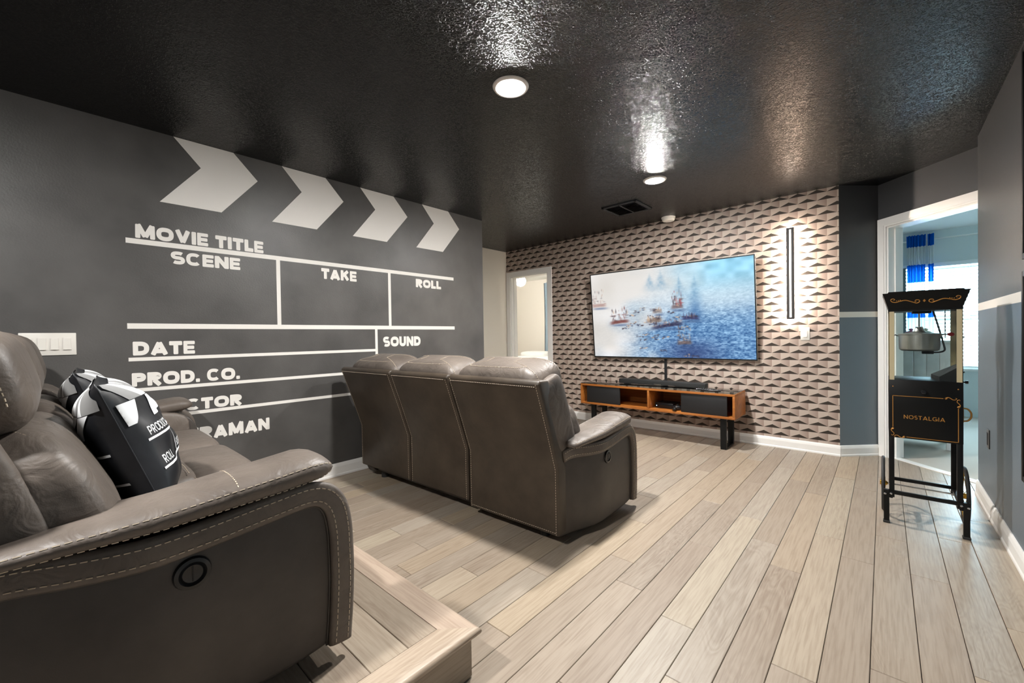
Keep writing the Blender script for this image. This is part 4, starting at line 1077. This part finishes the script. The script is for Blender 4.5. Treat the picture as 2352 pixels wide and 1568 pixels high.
word('NOSTALGIA', .165, .022, lambda s, t: (.084-ax+s, CY-.0008, .623+t), 'gold_lettering', M['gold'], cabt, t=.15, gap=.16, rr=.05, lift=(0,-1,0))
MB().lathe([(.010,0),(.010,-.006),(.013,-.010),(.011,-.016),(.001,-.017)], c=(-.004,Y0-.001,.782), axis='y', n=18).build('latch_knob', M['black_plastic'], cabt, smooth='auto')
MB().tube(crom([(X1+.001,-.10,.700),(X1+.020,-.10,.697),(X1+.032,-.10,.680),(X1+.034,-.10,.665),(X1+.032,-.10,.650),(X1+.020,-.10,.633),(X1+.001,-.10,.630)],5), .0042, 8).build('side_handle', M['gold'], cabt, smooth=True)
MB().tube([(X1+.0025,-.10,.708),(X1+.0025,-.10,.622)], .004, 8).build('handle_plate', M['gold'], cabt)
MB().lathe([(.004,0),(.004,.012),(.008,.013),(.008,.024),(.001,.025)], c=(X1,-.09,.842), axis='x', n=14).build('side_knob', M['black_plastic'], cabt)
for z in (.90,1.09): MB().lathe([(.004,0),(.004,.006),(.001,.007)], c=(X1,-.13,z), axis='x', n=10).build('bolt', M['black_plastic'], pc)
# legs and stretchers
for (x,y) in ((X0,Y0),(X1-.023,Y0),(X0,Y1-.023),(X1-.023,Y1-.023)):
    z0 = .155 if y < 0 else .150
    pb('leg', (x,y,z0), (x+.023,y+.023,.508), 'black_metal')
pb('stretcher', (X0+.023,Y0+.004,.172), (X1-.023,Y0+.020,.194), 'black_metal'); pb('stretcher', (X0+.023,Y1-.020,.184), (X1-.023,Y1-.004,.204), 'black_metal')
for x in (X0+.004,X1-.019): pb('stretcher', (x,Y0+.023,.172), (x+.015,Y1-.023,.190), 'black_metal')
for sx in (-1,1):
    x = X0-.012 if sx < 0 else X1+.012
    ft = MB().box((x-.0125,Y0-.008,.006),(x+.0125,Y0+.017,.196)).build('front_foot', M['black_metal'], pc, bevel=.002)
    MB().box((x-.0155,Y0-.011,0),(x+.0155,Y0+.020,.014)).build('foot_cap', M['rubber'], ft, bevel=.003)
    for (bx,bz) in ((x-sx*.020,.178),(x+sx*.006,.172)): MB().lathe([(.006,0),(.006,-.004),(.003,-.007),(.001,-.0075)], c=(bx,Y0-.0085,bz), axis='y', n=12).build('bolt', M['silver'], ft)
    pb('bracket', (min(x,x-sx*.022)-.006,Y0-.004,.150), (max(x,x-sx*.022)+.006,Y0+.0,.192), 'black_metal', ft)
    # spoked wheel
    wx = X0-.026 if sx < 0 else X1+.028; wy = Y1-.055; R = .168
    tyre = MB()
    rings = []
    for k in range(48):
        a = 2*math.pi*k/48; cy_, cz_ = math.cos(a), math.sin(a)
        rings.append([(wx+.009*math.cos(q), wy+(R-.010+.010*math.sin(q))*cy_, R+(R-.010+.010*math.sin(q))*cz_) for q in [2*math.pi*j/10 for j in range(10)]])
    rings.append(rings[0]); tyre.loft(rings, caps=False)
    wh = tyre.build('wheel', M['rubber'], pc, smooth=True)
    rim = []
    for k in range(49):
        a = 2*math.pi*k/48; rim.append((wx, wy+(R-.021)*math.cos(a), R+(R-.021)*math.sin(a)))
    MB().tube(rim, .004, 6).build('rim', M['gold_bright'], wh, smooth=True)
    MB().lathe([(.012,-.016),(.016,-.010),(.016,.010),(.012,.016),(.006,.022)], c=(wx,wy,R), axis='x', n=18).build('hub', M['gold_bright'], wh, smooth='auto')
    for k in range(12):
        a = 2*math.pi*k/12; MB().tube([(wx+(-1)**k*.010, wy+.012*math.cos(a), R+.012*math.sin(a)),(wx, wy+(R-.021)*math.cos(a), R+(R-.021)*math.sin(a))], .0017, 5).build('spoke', M['gold_bright'], wh)
MB().tube([(X0-.03,Y1-.055,.168),(X1+.03,Y1-.055,.168)], .005, 8).build('axle', M['silver'], pc)

# ================================================================== DAYLIT BEDROOM
bl = empty('window_blind', ((WX0+WX1)/2,WY+.02,0), label='white slatted window blind lowered over the bright window', cat='blind')
hw = (WX1-WX0)/2-.01
box('head_rail', (-hw,-.03,WZ1-.055), (hw,.03,WZ1-.002), M['blind_white'], bl, .003)
sl = MB(); sl.obox((0,0,0), (1,0,0), (0,.80,.60), (0,-.60,.80), (hw,.024,.0012)); slat0 = None
z = WZ1-.085
while z > WZ0+.05:
    if slat0 is None: o = slat0 = sl.build('slat', M['blind_white'], bl)
    else: o = slat0.copy(); COL.objects.link(o); o.parent = bl
    o.location = (0,0,z); z -= .0485
box('bottom_rail', (-hw,-.022,WZ0+.012), (hw,.022,WZ0+.034), M['blind_white'], bl, .003)
for x in (-.55,-.10,.55): MB().tube([(x,-.024,WZ0+.02),(x,-.024,WZ1-.03)], .0016, 5).build('ladder_cord', M['blind_white'], bl)
rod = empty('curtain_rod', (.5,WY-.030,2.345), label='white curtain rod over the bright bedroom window', cat='curtain rod')
MB().tube([(-.30,0,0),(1.6,0,0)], .010, 10).build('pole', M['trim_white'], rod, smooth=True)
MB().puff((-.315,0,0),(.02,.02,.02),(1,1),nu=14,nv=10).build('finial', M['trim_white'], rod, smooth=True)
for x in (-.27,1.5): MB().box((x-.01,0,-.01),(x+.01,.030,.01)).build('wall_mount', M['trim_white'], rod)
def curtain(name, xa, xb, y, ztop, zbot, folds, amp, bands, label, wave_seed=0, group=None):
    r = empty(name, ((xa+xb)/2,y,zbot), label=label, cat='curtain', group=group); xc = (xa+xb)/2
    nu = folds*10
    def pt(u, z):
        t = (ztop-z)/(ztop-zbot); return (xa-xc+(xb-xa)*u+.006*math.sin(5*t+u*9), amp*math.sin(2*math.pi*folds*u+wave_seed)*(1-.25*t)+.006*math.sin(3*u+4*t), z-zbot)
    for (z0,z1,mt) in bands:
        nv = max(2,int((z1-z0)/.08)); vs = [pt(i/nu, z0+(z1-z0)*j/nv) for j in range(nv+1) for i in range(nu+1)]
        MB().add(vs, [(j*(nu+1)+i, j*(nu+1)+i+1, (j+1)*(nu+1)+i+1, (j+1)*(nu+1)+i) for j in range(nv) for i in range(nu)]).build('fabric_band', M[mt], r, smooth=True)
    return r
bands = []; z = 2.412; k = 0
for h_ in (.155,.245,.235,.245,.235,.245,.245,.245,.3):
    bands.append((max(.25,z-h_), z, 'curtain_blue' if k % 2 == 0 else 'curtain_white')); z -= h_; k += 1
curtain('striped_curtain', .235, .420, WY-.080, 2.412, .25, 6, .032, bands, 'blue and white striped curtain gathered at the window edge', group='striped curtain panels')
curtain('striped_curtain', .440, .500, WY-.080, 2.412, .25, 2, .028, bands, 'narrow blue and white striped curtain panel hanging apart from the wide one', 1.0, group='striped curtain panels')
sp_ = empty('side_panel', (.205,WY-.16,0), label='narrow dark slate upright panel beside the striped curtain', cat='panel')
box('board', (-.022,-.012,0), (.022,.012,1.97), M['slate_panel'], sp_, .003); box('base', (-.022,-.06,0), (.022,.06,.02), M['slate_panel'], sp_)
dr = empty('dresser', (.215,5.80,0), label='pale whitewashed wooden dresser behind the popcorn cart', cat='dresser')
box('carcass', (-.265,-.225,.105), (.265,.225,1.000), M['white_wash'], dr, .004); box('top', (-.280,-.24,1.000), (.280,.23,1.025), M['white_wash'], dr, .005)
for i in range(6): box('front_board', (-.262+.0875*i,-.233,.13), (-.262+.0875*(i+1)-.003,-.225,.985), M['white_wash'], dr, .002)
box('bottom_rail', (-.268,-.235,.085), (.268,-.215,.125), M['trim_white'], dr, .003)
for x in (-.24,.24):
    for y in (-.20,.20): box('foot', (x-.022,y-.022,0), (x+.022,y+.022,.106), M['white_wash'], dr)
tr = empty('tray', (.262,5.80,1.0255), label='pale tray holding lidded jars on the whitewashed dresser', cat='tray')
MB().lathe([(.002,0),(.115,0),(.130,.014),(.126,.015),(.112,.004),(.002,.004)], n=36).build('dish', M['cream_glaze'], tr, smooth='auto')
for (x,mt,lb) in ((.205,'pink_glaze','small pink lidded jar on the dresser tray'),(.312,'cream_glaze','small cream lidded jar on the dresser tray')):
    j = empty('lidded_jar', (x,5.80,1.0300), label=lb, cat='jar')
    MB().lathe([(.002,0),(.036,0),(.046,.02),(.048,.045),(.042,.064)], n=28).build('bowl', M['cream_glaze'], j, smooth='auto')
    lid = MB().lathe([(.048,.064),(.050,.070),(.040,.084),(.014,.092),(.010,.096)], n=28).build('lid', M[mt], j, smooth='auto')
    MB().lathe([(.009,.094),(.018,.104),(.016,.114),(.001,.118)], n=18).build('lid_knob', M[mt], lid, smooth=True)

# ================================================================== CREAM BEDROOM
gl = empty('globe_light', (-5.03,5.85,H), label='glowing white globe ceiling light in the cream bedroom', cat='ceiling light')
MB().lathe([(.07,0),(.07,-.02),(.02,-.04),(.02,-.20)], n=20).build('stem', M['can_trim'], gl, smooth='auto')
MB().puff((0,0,-.285),(.095,.095,.095),(1,1),nu=24,nv=16).build('globe', M['globe_glow'], gl, smooth=True)
bd = empty('bed', (-5.35,6.75,0), label='white made bed in the cream bedroom', cat='bed')
box('base', (-1.0,-.75,.05), (1.0,.80,.32), M['white_wash'], bd, .01)
MB().puff((0,.02,.47),(1.02,.80,.22),(.25,.22)).build('duvet', M['bed_white'], bd, smooth=True)
for x in (-.5,.5): MB().puff((x,.55,.70),(.34,.22,.09),(.5,.4)).build('bed_pillow', M['bed_white'], bd, smooth=True)
for x in (-.92,.92):
    for y in (-.68,.70): box('foot', (x-.03,y-.03,0), (x+.03,y+.03,.05), M['white_wash'], bd)
curtain('bedroom_curtain', -5.86, -5.62, 7.66, 2.36, .10, 3, .03, [(.10,2.36,'curtain_grey')], 'pale blue grey curtain hanging in the cream bedroom')
curtain('bedroom_curtain', -5.90, -5.865, 7.69, 2.36, .10, 1, .012, [(.10,2.36,'curtain_dark')], 'thin dark curtain edge beside the pale blue curtain')
